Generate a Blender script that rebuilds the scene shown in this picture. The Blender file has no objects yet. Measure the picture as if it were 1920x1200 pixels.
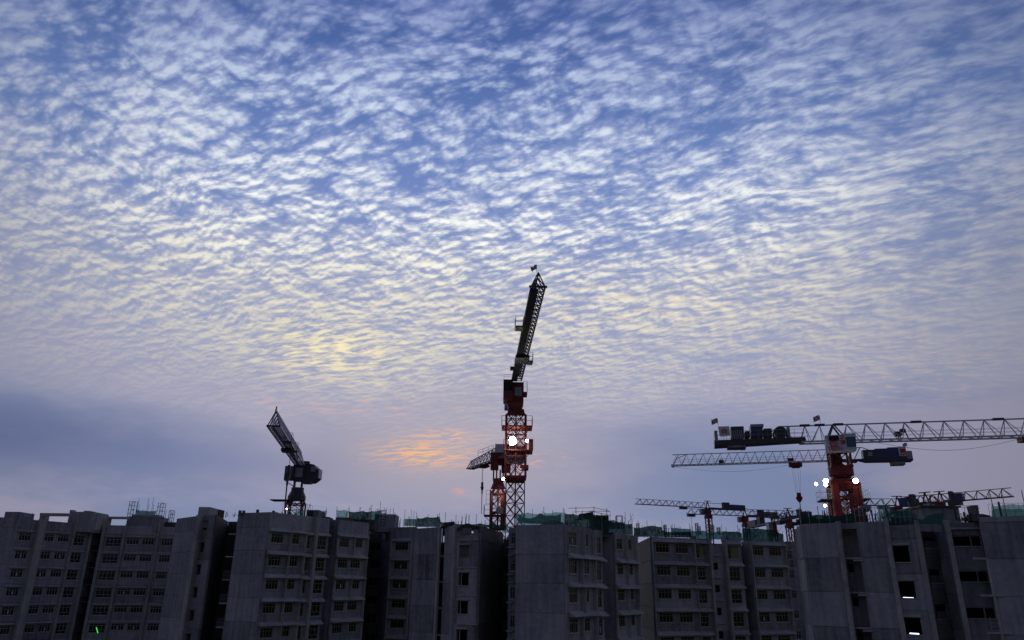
import bpy, bmesh, math, random
from mathutils import Vector, Matrix
random.seed(7)
R = math.radians
S = bpy.context.scene
COL = S.collection

# ------------------------------------------------------------------ camera
EYE = 20.0                                   # metres above the site ground
FPX, PITCH, ROLL = 1375.0, math.atan(500/1375), 0.0119
cp, sp = math.cos(PITCH), math.sin(PITCH)
cr, sr = math.cos(math.atan(ROLL)), math.sin(math.atan(ROLL))
R0 = Vector((1, 0, 0)); U0 = Vector((0, -sp, cp)); FW = Vector((0, cp, sp))
RX = R0*cr + U0*sr; UX = U0*cr - R0*sr
CAM = Vector((0, 0, EYE))
cd = bpy.data.cameras.new('camera'); cam = bpy.data.objects.new('camera', cd); COL.objects.link(cam)
cd.sensor_width = 36; cd.lens = FPX/1920*36; cd.clip_start = .5; cd.clip_end = 6000
m = Matrix((RX, UX, -FW)).transposed().to_4x4(); m.translation = CAM
cam.matrix_world = m
S.camera = cam

# ------------------------------------------------------------------ world: dawn sky behind altocumulus
SUN_AZ, SUN_EL = R(-4), R(2.5)
w = bpy.data.worlds.new('World'); S.world = w; w.use_nodes = True
nt = w.node_tree; nt.nodes.clear()
class NT:
    def __init__(s, tree): s.t = tree
    def n(s, kind, **kw):
        x = s.t.nodes.new(kind)
        for k, v in kw.items(): setattr(x, k, v)
        return x
    def put(s, inp, v):
        if isinstance(v, (int, float)): inp.default_value = v
        elif isinstance(v, (tuple, list)): inp.default_value = tuple(v) + ((1,) if len(v) == 3 and len(inp.default_value) == 4 else ())
        else: s.t.links.new(v, inp)
    def m(s, op, *a, clamp=False):
        x = s.n('ShaderNodeMath', operation=op, use_clamp=clamp)
        for i, v in enumerate(a): s.put(x.inputs[i], v)
        return x.outputs[0]
    def v(s, op, *a):
        x = s.n('ShaderNodeVectorMath', operation=op)
        for i, v in enumerate(a):
            if op == 'SCALE' and i == 1: s.put(x.inputs['Scale'], v)
            else: s.put(x.inputs[i], v)
        return x.outputs['Value'] if op in ('DOT_PRODUCT', 'LENGTH') else x.outputs[0]
    def mix(s, f, a, b, mode='MIX'):
        x = s.n('ShaderNodeMix', data_type='RGBA', blend_type=mode)
        s.put(x.inputs[0], f); s.put(x.inputs[6], a); s.put(x.inputs[7], b)
        return x.outputs[2]
    def noise(s, vec, scale, detail=4, rough=.55, dist=0., color=False):
        x = s.n('ShaderNodeTexNoise'); s.put(x.inputs['Vector'], vec)
        x.inputs['Scale'].default_value = scale; x.inputs['Detail'].default_value = detail
        x.inputs['Roughness'].default_value = rough; x.inputs['Distortion'].default_value = dist
        return x.outputs['Color' if color else 'Fac']
    def step(s, x, a, b, c=0., d=1.):
        r = s.n('ShaderNodeMapRange', interpolation_type='SMOOTHSTEP')
        s.put(r.inputs[0], x)
        for i, q in enumerate((a, b, c, d)): s.put(r.inputs[i+1], q)
        return r.outputs[0]
    def ramp(s, x, pts, interp='LINEAR'):
        r = s.n('ShaderNodeValToRGB'); s.put(r.inputs[0], x); e = r.color_ramp; e.interpolation = interp
        while len(e.elements) < len(pts): e.elements.new(.5)
        for q, (p, c) in zip(e.elements, pts): q.position = p; q.color = (*c, 1)
        return r.outputs[0]
    def xyz(s, x, y, z):
        c = s.n('ShaderNodeCombineXYZ'); s.put(c.inputs[0], x); s.put(c.inputs[1], y); s.put(c.inputs[2], z)
        return c.outputs[0]
def srgb(r, g, b):
    f = lambda c: (c/255/12.92) if c/255 <= .04045 else ((c/255+.055)/1.055)**2.4
    return (f(r), f(g), f(b))

W = NT(nt)
tc = W.n('ShaderNodeTexCoord').outputs['Generated']
D = W.v('NORMALIZE', tc)
sx = W.n('ShaderNodeSeparateXYZ'); nt.links.new(D, sx.inputs[0])
dx, dy, dz = sx.outputs
el = W.m('MULTIPLY', W.m('ARCSINE', dz), 180/math.pi)
az = W.m('MULTIPLY', W.m('ARCTAN2', dx, dy), 180/math.pi)
zz = W.m('MAXIMUM', dz, 0.02)
den = W.m('ADD', zz, 0.20)
P0 = W.xyz(W.m('DIVIDE', dx, den), W.m('DIVIDE', dy, den), 0.)
def rotate(vec, ang, sxs, sys_):
    mp = W.n('ShaderNodeMapping'); W.put(mp.inputs['Vector'], vec); mp.inputs['Rotation'].default_value = (0, 0, ang)
    return W.v('MULTIPLY', mp.outputs[0], (sxs, sys_, 1))
wv = W.noise(P0, 3.0, 3, .55, color=True)
warp = W.v('SCALE', W.v('SUBTRACT', wv, (.5, .5, .5)), .10)
P = W.v('ADD', P0, warp)
big = W.noise(P0, 2.6, 4, .55)
band = W.noise(rotate(P0, R(48), 2.2, 7.5), 1.0, 4, .55)
# on the right-hand side the sheet breaks into ripples, on the left into puffs
side = W.step(az, 2, 30)
def voro(vec, scale, sm, det=2., rough=.6):
    x = W.n('ShaderNodeTexVoronoi', feature='F1', voronoi_dimensions='2D', normalize=True); W.put(x.inputs['Vector'], vec)
    x.inputs['Scale'].default_value = scale
    x.inputs['Detail'].default_value = det; x.inputs['Roughness'].default_value = rough
    return x.outputs['Distance']
def density(Q):
    cells = W.noise(rotate(Q, R(24), 7., 10.5), 1.0, 6, .68)
    puff = W.m('SUBTRACT', 1., voro(rotate(Q, R(24), 18, 29), 1., .7))
    rip = W.m('SUBTRACT', 1., voro(rotate(Q, R(27), 14., 34.), 1., .8))
    c = W.n('ShaderNodeMix', data_type='FLOAT'); W.put(c.inputs[0], W.m('MULTIPLY', side, .6)); W.put(c.inputs[2], puff); W.put(c.inputs[3], rip)
    return W.m('ADD', W.m('MULTIPLY', cells, .55), W.m('MULTIPLY', W.m('SUBTRACT', c.outputs[0], .27), .50))
d0 = density(P)
d1 = density(W.v('ADD', P, (-.004, .014, 0)))
cover = W.m('ADD', d0, W.m('ADD', W.m('MULTIPLY', W.m('SUBTRACT', big, .5), .22), W.m('MULTIPLY', W.m('SUBTRACT', band, .5), .24)))
# thin towards the zenith, closed towards the horizon
bias = W.step(el, 8, 34, .13, .035)
alpha = W.step(W.m('ADD', cover, bias), .385, .62)
slope = W.m('SUBTRACT', d0, d1)
lit = W.m('MULTIPLY', W.step(slope, -.11, .13), W.m('ADD', .55, W.m('MULTIPLY', big, .8)), clamp=True)
core = W.step(W.m('ADD', cover, bias), .45, .68)
E_ = W.m('DIVIDE', el, 60.)
clear = W.ramp(E_, [(0, srgb(122, 132, 166)), (.2, srgb(136, 144, 176)), (.34, srgb(142, 153, 190)), (.44, srgb(124, 144, 196)), (.54, srgb(104, 130, 190)), (.66, srgb(78, 104, 166)), (1, srgb(38, 62, 126))])
shade = W.ramp(E_, [(0, srgb(124, 132, 168)), (.2, srgb(138, 144, 178)), (.36, srgb(150, 156, 186)), (.5, srgb(148, 160, 200)), (.7, srgb(108, 124, 178)), (1, srgb(66, 80, 128))])
bright = W.ramp(E_, [(0, srgb(132, 138, 172)), (.17, srgb(146, 148, 180)), (.24, srgb(206, 196, 176)), (.34, srgb(238, 230, 202)), (.46, srgb(246, 248, 240)), (.6, srgb(196, 210, 230)), (.72, srgb(146, 160, 200)), (1, srgb(84, 98, 140))])
skyt = W.n('ShaderNodeTexSky', sky_type='NISHITA'); skyt.sun_disc = False
skyt.sun_elevation = SUN_EL; skyt.sun_rotation = SUN_AZ; skyt.air_density = 1; skyt.dust_density = 1; skyt.ozone_density = 3
nish = W.v('SCALE', skyt.outputs[0], .10)
clear = W.mix(.18, clear, nish)
# brightness of the sheet fades away from the dawn side
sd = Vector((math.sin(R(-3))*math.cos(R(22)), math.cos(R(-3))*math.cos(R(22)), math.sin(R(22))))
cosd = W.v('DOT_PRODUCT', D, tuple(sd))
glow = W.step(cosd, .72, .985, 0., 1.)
# thin veil: low band is smooth haze
veil = W.step(W.m('ADD', el, W.m('MULTIPLY', W.m('SUBTRACT', big, .5), 9.)), 8., 18.5, 1., 0.)
veiln = W.m('MULTIPLY', veil, .9)
cloud = W.mix(lit, shade, bright)
cloud = W.mix(W.m('MULTIPLY', W.m('SUBTRACT', 1., core), .35), cloud, shade)
edge = W.step(cosd, .72, .97, .12, 1.)
cloud = W.mix(edge, W.mix(.18, shade, bright), cloud)
sky = W.mix(W.m('MULTIPLY', alpha, W.m('ADD', .62, W.m('MULTIPLY', edge, .33))), clear, cloud)
hazy = W.mix(W.m('MULTIPLY', W.step(big, .35, .65), .5), srgb(158, 163, 188), srgb(178, 178, 186))
sky = W.mix(W.step(el, 12, 27, .50, 0.), sky, hazy)
# smooth low band with dim blue-grey banks
bank = W.noise(W.xyz(W.m('MULTIPLY', az, .045), W.m('MULTIPLY', el, .13), 3.3), 1.0, 6, .58)
low = W.mix(W.step(bank, .40, .60), srgb(158, 154, 176), srgb(120, 132, 166))
def blob(a0, e0, wa, we):
    a = W.m('POWER', W.m('DIVIDE', W.m('SUBTRACT', az, a0), wa), 2.)
    b = W.m('POWER', W.m('DIVIDE', W.m('SUBTRACT', el, e0), we), 2.)
    return W.m('EXPONENT', W.m('MULTIPLY', W.m('ADD', a, b), -1.))
low = W.mix(W.m('MULTIPLY', blob(-34, 9.0, 17, 2.3), .9), low, srgb(90, 104, 144))
low = W.mix(W.m('MULTIPLY', blob(-19, 8.2, 8, 1.5), .75), low, srgb(104, 118, 160))
low = W.mix(W.m('MULTIPLY', blob(15, 9.5, 11, 4.4), .85), low, srgb(104, 120, 156))
low = W.mix(W.m('MULTIPLY', blob(-5, 10.5, 13, 6.), .6), low, srgb(190, 172, 168))
sky = W.mix(veiln, sky, low)
# sun-struck streaks low in the sheet
fine = W.noise(rotate(P, R(10), 14, 46), 1.0, 5, .6)
def streaks(a0, e0, wa, we, col, k, lo=.50, hi=.64):
    global sky
    f = W.m('MULTIPLY', W.m('MULTIPLY', blob(a0, e0, wa, we), W.step(fine, lo, hi)), k, clamp=True)
    sky = W.mix(f, sky, col)
streaks(-14.5, 17.0, 6, 2.2, srgb(240, 226, 176), 1.0, .42, .64)
streaks(-9, 19.5, 15, 5, srgb(228, 220, 192), .6, .46, .68)
streaks(12, 20.5, 9, 2.5, srgb(228, 212, 186), .6)
streaks(26, 14.5, 10, 2.2, srgb(196, 176, 176), .6)
streaks(-6.6, 9.5, 3.4, .95, srgb(234, 178, 126), 1.0, .40, .60)
streaks(-5.0, 10.9, 2.6, .5, srgb(226, 176, 140), .8, .44, .6)
streaks(2.4, 9.2, 1.6, .6, srgb(214, 164, 146), .7, .5, .64)
streaks(-3.9, 6.75, .55, .25, srgb(222, 150, 140), .8, .44, .6)
streaks(-12, 12.8, 9, .8, srgb(196, 164, 160), .6)
# falls off away from the dawn: the western half of the sky is still night blue
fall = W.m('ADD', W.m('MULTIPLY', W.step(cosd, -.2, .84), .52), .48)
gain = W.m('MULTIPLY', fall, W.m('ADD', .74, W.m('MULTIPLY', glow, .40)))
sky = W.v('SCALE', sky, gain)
ground_mix = W.step(el, -2.5, 0., 0., 1.)
sky = W.mix(ground_mix, srgb(60, 66, 84), sky)
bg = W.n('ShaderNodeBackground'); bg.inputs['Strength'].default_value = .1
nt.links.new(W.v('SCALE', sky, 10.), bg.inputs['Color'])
wo = W.n('ShaderNodeOutputWorld'); nt.links.new(bg.outputs[0], wo.inputs[0])

sl = bpy.data.lights.new('sun', 'SUN'); sl.energy = .10; sl.angle = R(12); sl.color = (1, .78, .6)
so = bpy.data.objects.new('sun', sl); COL.objects.link(so)
so.rotation_euler = Vector((math.sin(SUN_AZ)*math.cos(SUN_EL), math.cos(SUN_AZ)*math.cos(SUN_EL), math.sin(SUN_EL))).to_track_quat('Z', 'Y').to_euler()
S.view_settings.view_transform = 'Standard'; S.view_settings.look = 'None'
S.view_settings.exposure = 0; S.view_settings.gamma = 1; S.view_settings.use_curve_mapping = False

# ------------------------------------------------------------------ finding places
def ray(px, py): return (RX*(px-960) - UX*(py-600) + FW*FPX)
def at(px, py, d):
    r = ray(px, py); return CAM + r*(d/r.y)
def at_z(px, py, z):
    r = ray(px, py); return CAM + r*((z-EYE)/r.z)
def on_wall(px, py, A, B):
    r = ray(px, py); u = (B-A).to_2d(); L = u.length; u = u/L
    n = Vector((u.y, -u.x)); t = (A.to_2d()).dot(n)/r.to_2d().dot(n)
    p = CAM + r*t
    return (p.to_2d()-A.to_2d()).dot(u), p.z
def flat(px, d, py=1000):
    p = at(px, py, d); return Vector((p.x, p.y, 0))

# ------------------------------------------------------------------ materials
def mat(name): 
    mm = bpy.data.materials.new(name); mm.use_nodes = True
    t = NT(mm.node_tree); b = mm.node_tree.nodes['Principled BSDF']
    return mm, t, b
def concrete(name, base, var=.16, streak=.5):
    mm, t, b = mat(name)
    g = t.n('ShaderNodeNewGeometry').outputs['Position']
    oi = t.n('ShaderNodeObjectInfo').outputs['Random']
    off = t.v('ADD', g, t.xyz(t.m('MULTIPLY', oi, 37.), 0., t.m('MULTIPLY', oi, 19.)))
    n1 = t.noise(off, .35, 5, .6); n2 = t.noise(off, 2.3, 4, .6)
    mp = t.n('ShaderNodeMapping'); t.put(mp.inputs['Vector'], g); mp.inputs['Scale'].default_value = (2.2, 2.2, .12)
    n3 = t.noise(mp.outputs[0], 1., 4, .6)
    k = t.m('ADD', t.m('MULTIPLY', t.m('SUBTRACT', n1, .5), 1.3), t.m('MULTIPLY', t.m('SUBTRACT', n2, .5), .8))
    k = t.m('ADD', k, t.m('MULTIPLY', t.m('SUBTRACT', n3, .5), streak))
    k = t.m('ADD', k, t.m('MULTIPLY', t.m('SUBTRACT', oi, .5), var*2))
    c1 = t.v('SCALE', t.mix(t.step(n1, .35, .65), base, (base[0]*.94, base[1]*.99, base[2]*.86)), t.m('MAXIMUM', t.m('ADD', 1., k), .3))
    t.put(b.inputs['Base Color'], c1); b.inputs['Roughness'].default_value = .9
    bp = t.n('ShaderNodeBump'); bp.inputs['Strength'].default_value = .35; bp.inputs['Distance'].default_value = .05
    t.put(bp.inputs['Height'], t.noise(g, 5., 5, .65)); t.put(b.inputs['Normal'], bp.outputs[0])
    return mm
def plain(name, c, rough=.6, metal=0., wear=.3, sc=1.2):
    mm, t, b = mat(name)
    g = t.n('ShaderNodeNewGeometry').outputs['Position']
    n1 = t.noise(g, sc, 5, .65)
    t.put(b.inputs['Base Color'], t.v('SCALE', t.mix(0., c, c), t.m('ADD', 1-wear, t.m('MULTIPLY', n1, wear*2))))
    b.inputs['Roughness'].default_value = rough; b.inputs['Metallic'].default_value = metal
    return mm
def emit(name, c, s):
    mm, t, b = mat(name); b.inputs['Base Color'].default_value = (*c, 1)
    b.inputs['Emission Color'].default_value = (*c, 1); b.inputs['Emission Strength'].default_value = s
    return mm
M_ = dict(
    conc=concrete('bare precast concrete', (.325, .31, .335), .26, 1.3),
    hood=concrete('smooth pale concrete', (.46, .43, .42), .06, .4),
    pil=concrete('pale pilaster concrete', (.40, .375, .36), .05),
    raw=concrete('raw and shaded dark concrete', (.15, .14, .125)),  # dark tone also puts shade into some recess, gully and side walls
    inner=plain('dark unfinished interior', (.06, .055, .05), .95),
    olive=plain('olive primed window frame', (.25, .25, .12), .6),
    grey=plain('grey window frame', (.38, .36, .33), .5),
    sill=plain('pale sill', (.5, .49, .46), .7),
    board=plain('yellow-green protective board', (.23, .24, .11), .8),
    red=plain('red crane paint', (.15, .010, .007), .55, wear=.5),
    dred=plain('weathered dark red paint', (.17, .022, .016), .55),
    white=plain('dusty white crane paint', (.64, .63, .67), .45),
    cab=plain('white cab panels', (.72, .72, .76), .35, wear=.12),
    steel=plain('dark grey steel', (.055, .055, .06), .5),
    deck=plain('dark walkway grating', (.05, .05, .052), .8),
    blue=plain('navy blue machinery', (.04, .055, .14), .45),
    galv=plain('galvanised steel', (.30, .31, .33), .4, .4),
    rust=plain('rusty reinforcement', (.10, .055, .04), .9),
    tarp=plain('pale tarpaulin', (.45, .5, .5), .8),
    sred=plain('sign red', (.65, .03, .02), .5, wear=.08),
    wood=plain('dark formwork timber', (.09, .065, .045), .9),
    ground=concrete('packed site earth', (.17, .14, .11), 0, .1),
    lamp=emit('floodlight glass', (1, .94, .9), 45),
    farj=plain('distant weathered crane steel', (.13, .085, .09), .7),
    tube=emit('fluorescent tube', (.66, .76, 1), 3),
    green=emit('green light strip', (.1, 1, .15), .8),
)
def glassmat():
    mm, t, b = mat('dark window glass')
    b.inputs['Base Color'].default_value = (.008, .009, .01, 1); b.inputs['Roughness'].default_value = .12
    b.inputs['Specular IOR Level'].default_value = .25
    return mm
M_['glass'] = glassmat()
def cabglass():
    mm, t, b = mat('cab glass'); b.inputs['Base Color'].default_value = (.06, .14, .20, 1); b.inputs['Roughness'].default_value = .08
    return mm
M_['cabglass'] = cabglass()
def netmat(name, c, al, tr=.5):
    mm, t, b = mat(name); b.inputs['Base Color'].default_value = (*c, 1); b.inputs['Roughness'].default_value = .9
    g = t.n('ShaderNodeNewGeometry').outputs['Position']
    n1 = t.noise(g, 1.6, 4, .6); n2 = t.noise(g, 9., 3, .6)
    t.put(b.inputs['Base Color'], t.v('SCALE', t.mix(0., c, c), t.m('ADD', .6, t.m('MULTIPLY', n1, .8))))
    ts = t.n('ShaderNodeBsdfTranslucent'); ts.inputs[0].default_value = (*c, 1)
    tp = t.n('ShaderNodeBsdfTransparent'); tp.inputs[0].default_value = (.62, .92, .84, 1)
    m1 = t.n('ShaderNodeMixShader'); m1.inputs[0].default_value = tr
    t.t.links.new(b.outputs[0], m1.inputs[1]); t.t.links.new(ts.outputs[0], m1.inputs[2])
    m2 = t.n('ShaderNodeMixShader'); t.put(m2.inputs[0], t.step(t.m('ADD', t.m('MULTIPLY', n1, .6), t.m('MULTIPLY', n2, .4)), .3, .7, al-.09, al+.06))
    t.t.links.new(tp.outputs[0], m2.inputs[1]); t.t.links.new(m1.outputs[0], m2.inputs[2])
    t.t.links.new(m2.outputs[0], t.t.nodes['Material Output'].inputs[0])
    return mm
M_['net'] = netmat('green safety netting', (.03, .125, .10), .84)
M_['netd'] = netmat('dark doubled green netting', (.016, .06, .05), .95, .3)
M_['netl'] = netmat('thin pale green netting', (.10, .27, .23), .60, .55)
def checker(name, a, b_, n):
    mm, t, b = mat(name); uv = t.n('ShaderNodeTexCoord').outputs['UV']
    ch = t.n('ShaderNodeTexChecker'); t.put(ch.inputs[0], uv); ch.inputs[1].default_value = (*a, 1); ch.inputs[2].default_value = (*b_, 1); ch.inputs[3].default_value = n
    t.put(b.inputs['Base Color'], ch.outputs[0]); b.inputs['Roughness'].default_value = .8
    return mm
M_['flag'] = checker('red and white checked flag', (.6, .03, .04), (.75, .72, .74), 3)

# ------------------------------------------------------------------ mesh builder
class MB:
    def __init__(s): s.v = []; s.f = []
    def add(s, vs, fs):
        k = len(s.v); s.v += [Vector(p) for p in vs]; s.f += [tuple(i+k for i in f) for f in fs]; return s
    def hexa(s, p):   # 8 corners: bottom 4 ccw, top 4 ccw
        return s.add(p, [(0, 3, 2, 1), (4, 5, 6, 7), (0, 1, 5, 4), (1, 2, 6, 5), (2, 3, 7, 6), (3, 0, 4, 7)])
    def box(s, a, b):
        x0, x1 = sorted((a[0], b[0])); y0, y1 = sorted((a[1], b[1])); z0, z1 = sorted((a[2], b[2]))
        return s.hexa([(x0, y0, z0), (x1, y0, z0), (x1, y1, z0), (x0, y1, z0), (x0, y0, z1), (x1, y0, z1), (x1, y1, z1), (x0, y1, z1)])
    def fbox(s, O, u, v, a, b):   # box in a frame: origin O, axes u, v, up
        x0, x1 = sorted((a[0], b[0])); y0, y1 = sorted((a[1], b[1])); z0, z1 = sorted((a[2], b[2]))
        return s.hexa([O+u*x+v*y+Vector((0, 0, z)) for z in (z0, z1) for x, y in ((x0, y0), (x1, y0), (x1, y1), (x0, y1))])
    def bar(s, p, q, r, n=4, r2=None):
        p, q = Vector(p), Vector(q); a = (q-p)
        if a.length < 1e-6: return s
        a.normalize(); t = Vector((0, 0, 1)) if abs(a.z) < .9 else Vector((1, 0, 0))
        e = a.cross(t).normalized(); g = a.cross(e); r2 = r if r2 is None else r2
        vs = []
        for pt, rr in ((p, r), (q, r2)):
            for i in range(n):
                th = 2*math.pi*(i+.5)/n; vs.append(pt+(e*math.cos(th)+g*math.sin(th))*rr)
        fs = [(i, (i+1) % n, n+(i+1) % n, n+i) for i in range(n)] + [tuple(range(n))[::-1], tuple(range(n, 2*n))]
        return s.add(vs, fs)
    def path(s, pts, r, n=4):
        for a, b in zip(pts, pts[1:]): s.bar(a, b, r, n)
        return s
    def prism(s, poly, dirv):
        n = len(poly); vs = [Vector(p) for p in poly]; vs += [p+Vector(dirv) for p in vs]
        return s.add(vs, [tuple(range(n))[::-1], tuple(range(n, 2*n))] + [(i, (i+1) % n, n+(i+1) % n, n+i) for i in range(n)])
    def mesh(s, name, mt, origin=(0, 0, 0)):
        me = bpy.data.meshes.new(name); o = Vector(origin)
        me.from_pydata([p-o for p in s.v], [], s.f)
        me.materials.append(M_[mt] if isinstance(mt, str) else mt); me.validate()
        bm = bmesh.new(); bm.from_mesh(me); bmesh.ops.recalc_face_normals(bm, faces=bm.faces); bm.to_mesh(me); bm.free()
        return me
    def build(s, name, mt, parent=None, origin=None):
        if origin is None: origin = worldloc(parent) if parent else (0, 0, 0)
        o = bpy.data.objects.new(name, s.mesh(name, mt, origin)); COL.objects.link(o)
        if parent: o.parent = parent
        else: o.location = origin
        return o
def worldloc(o):
    p = Vector((0, 0, 0))
    while o: p += Vector(o.location); o = o.parent
    return p
def inst(name, me, parent, loc, rz=0):     # place a shared mesh, loc in world space
    o = bpy.data.objects.new(name, me); COL.objects.link(o)
    o.parent = parent; o.location = Vector(loc)-(worldloc(parent) if parent else Vector()); o.rotation_euler = (0, 0, rz)
    return o
ORD = 'first second third fourth fifth sixth seventh eighth ninth tenth'.split()
seen = {}
def numbered(label, group):
    if group not in NUMBERED: return label
    k = seen.get(group, 0); seen[group] = k+1
    return label+', '+ORD[k]+' from the left'
NUMBERED = set()
def thing(name, label, cat, loc, group=None):
    label = numbered(label, group)
    o = bpy.data.objects.new(name, None); COL.objects.link(o); o.location = loc; o.empty_display_size = 1
    o['label'] = label; o['category'] = cat
    if group: o['group'] = group
    return o
def tag(o, label, cat, group=None):
    label = numbered(label, group)
    o['label'] = label; o['category'] = cat
    if group: o['group'] = group
    return o

# ------------------------------------------------------------------ ground
g = MB(); n = 24
for i in range(n):
    for j in range(n):
        x0, x1 = -3000+6000*i/n, -3000+6000*(i+1)/n; y0, y1 = -3000+6000*j/n, -3000+6000*(j+1)/n
        g.add([(x0, y0, 0), (x1, y0, 0), (x1, y1, 0), (x0, y1, 0)], [(0, 1, 2, 3)])
go = g.build('ground', 'ground'); go['kind'] = 'structure'

# ------------------------------------------------------------------ buildings
ST = 2.8
cache = {}
def cached(key, fn):
    if key not in cache: cache[key] = fn()
    return cache[key]
def q(x): return round(x, 2)
GAP = .035
def panel_mesh(Wd, z0, z1, ops, th, mt):
    """wall panel in local frame: x along wall, -y outward, z up; ops = openings"""
    def make():
        b = MB(); us = sorted({0., Wd, *[o[0] for o in ops], *[o[1] for o in ops]}); H_ = z1; zs = sorted({0., H_, *[o[2] for o in ops], *[o[3] for o in ops]})
        hole = lambda u, z: any(o[0]-1e-4 < u < o[1]+1e-4 and o[2]-1e-4 < z < o[3]+1e-4 for o in ops)
        nu, nz = len(us)-1, len(zs)-1
        H = [[hole((us[i]+us[i+1])/2, (zs[j]+zs[j+1])/2) for j in range(nz)] for i in range(nu)]
        fu = lambda u: GAP if u == 0. else (Wd-GAP if u == Wd else u)
        fz = lambda z: GAP if z == 0. else (H_-GAP if z == H_ else z)
        D_ = .07
        for i in range(nu):
            for j in range(nz):
                if H[i][j]: continue
                u0, u1, a, c = us[i], us[i+1], zs[j], zs[j+1]
                U0_, U1_, a_, c_ = fu(u0), fu(u1), fz(a), fz(c)
                b.add([(U0_, 0, a_), (U1_, 0, a_), (U1_, 0, c_), (U0_, 0, c_)], [(0, 1, 2, 3)])
                b.add([(u0, th, a), (u1, th, a), (u1, th, c), (u0, th, c)], [(3, 2, 1, 0)])
                for cond, edge, p, q_, P_, Q_ in (
                    (i == 0 or H[i-1][j], i == 0, (u0, a), (u0, c), (U0_, a_), (U0_, c_)), (i == nu-1 or H[i+1][j], i == nu-1, (u1, a), (u1, c), (U1_, a_), (U1_, c_)),
                    (j == 0 or H[i][j-1], j == 0, (u0, a), (u1, a), (U0_, a_), (U1_, a_)), (j == nz-1 or H[i][j+1], j == nz-1, (u0, c), (u1, c), (U0_, c_), (U1_, c_))):
                    if not cond: continue
                    if edge:
                        b.add([(P_[0], 0, P_[1]), (Q_[0], 0, Q_[1]), (Q_[0], D_, Q_[1]), (P_[0], D_, P_[1])], [(0, 1, 2, 3)])
                        b.add([(P_[0], D_, P_[1]), (Q_[0], D_, Q_[1]), (q_[0], D_, q_[1]), (p[0], D_, p[1])], [(0, 1, 2, 3)])
                        b.add([(p[0], D_, p[1]), (q_[0], D_, q_[1]), (q_[0], th, q_[1]), (p[0], th, p[1])], [(0, 1, 2, 3)])
                    else: b.add([(P_[0], 0, P_[1]), (Q_[0], 0, Q_[1]), (q_[0], th, q_[1]), (p[0], th, p[1])], [(0, 1, 2, 3)])
        me = bpy.data.meshes.new('panel'); me.from_pydata(b.v, [], b.f); me.materials.append(M_[mt]); return me
    return cached(('panel', q(Wd), q(z0), q(z1), tuple(tuple(map(q, o)) for o in ops), th, mt), make)
def frame_mesh(w_, h, kind, fm):
    def make():
        b = MB(); t = .07; y0, y1 = 0, .07
        X = lambda a, c, e, f: b.box((a, y0, e), (c, y1, f))
        X(0, w_, 0, t); X(0, w_, h-t, h); X(0, t, t, h-t); X(w_-t, w_, t, h-t)
        th = h*(.70 if kind[0] != 'b' else .76)
        if kind[0] in 'c': 
            n_ = int(kind[1]); b.box((t, -.01, th-.03), (w_-t, y1, th+.035))
            for i in range(1, n_):
                x = w_*i/n_; b.box((x-.035, -.012, t), (x+.035, y1, h-t))
        elif kind[0] == 'b':
            n_ = int(kind[1]); b.box((t, -.01, th-.03), (w_-t, y1, th+.035)); b.box((t, -.01, h*.30-.035), (w_-t, y1, h*.30+.035))
            for i in range(1, n_):
                x = w_*i/n_; b.box((x-.035, -.012, h*.30), (x+.035, y1, h-t))
            b.box((w_/2-.035, -.012, t), (w_/2+.035, y1, h*.3))
        elif kind[0] == 'a':
            b.box((w_/2-.04, -.01, t), (w_/2+.04, y1, h-t)); b.box((t, -.012, h*.68), (w_-t, y1, h*.68+.07))
        return b.mesh('window', fm)
    return cached(('frame', q(w_), q(h), kind, fm), make)
def boxmesh(name, a, b_, mt):
    return cached((name, tuple(map(q, a)), tuple(map(q, b_)), mt), lambda: MB().box(a, b_).mesh(name, mt))
def hood_mesh(wd, proj, fas=.5):
    def make():
        b = MB(); y = -proj
        b.prism([(0, 0, 0), (0, y, 0), (0, y, .10), (0, y*.5, fas*.6), (0, 0, fas)], (wd, 0, 0))
        return b.mesh('window_hood', 'hood')
    return cached(('hood', q(wd), q(proj), q(fas)), make)
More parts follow.
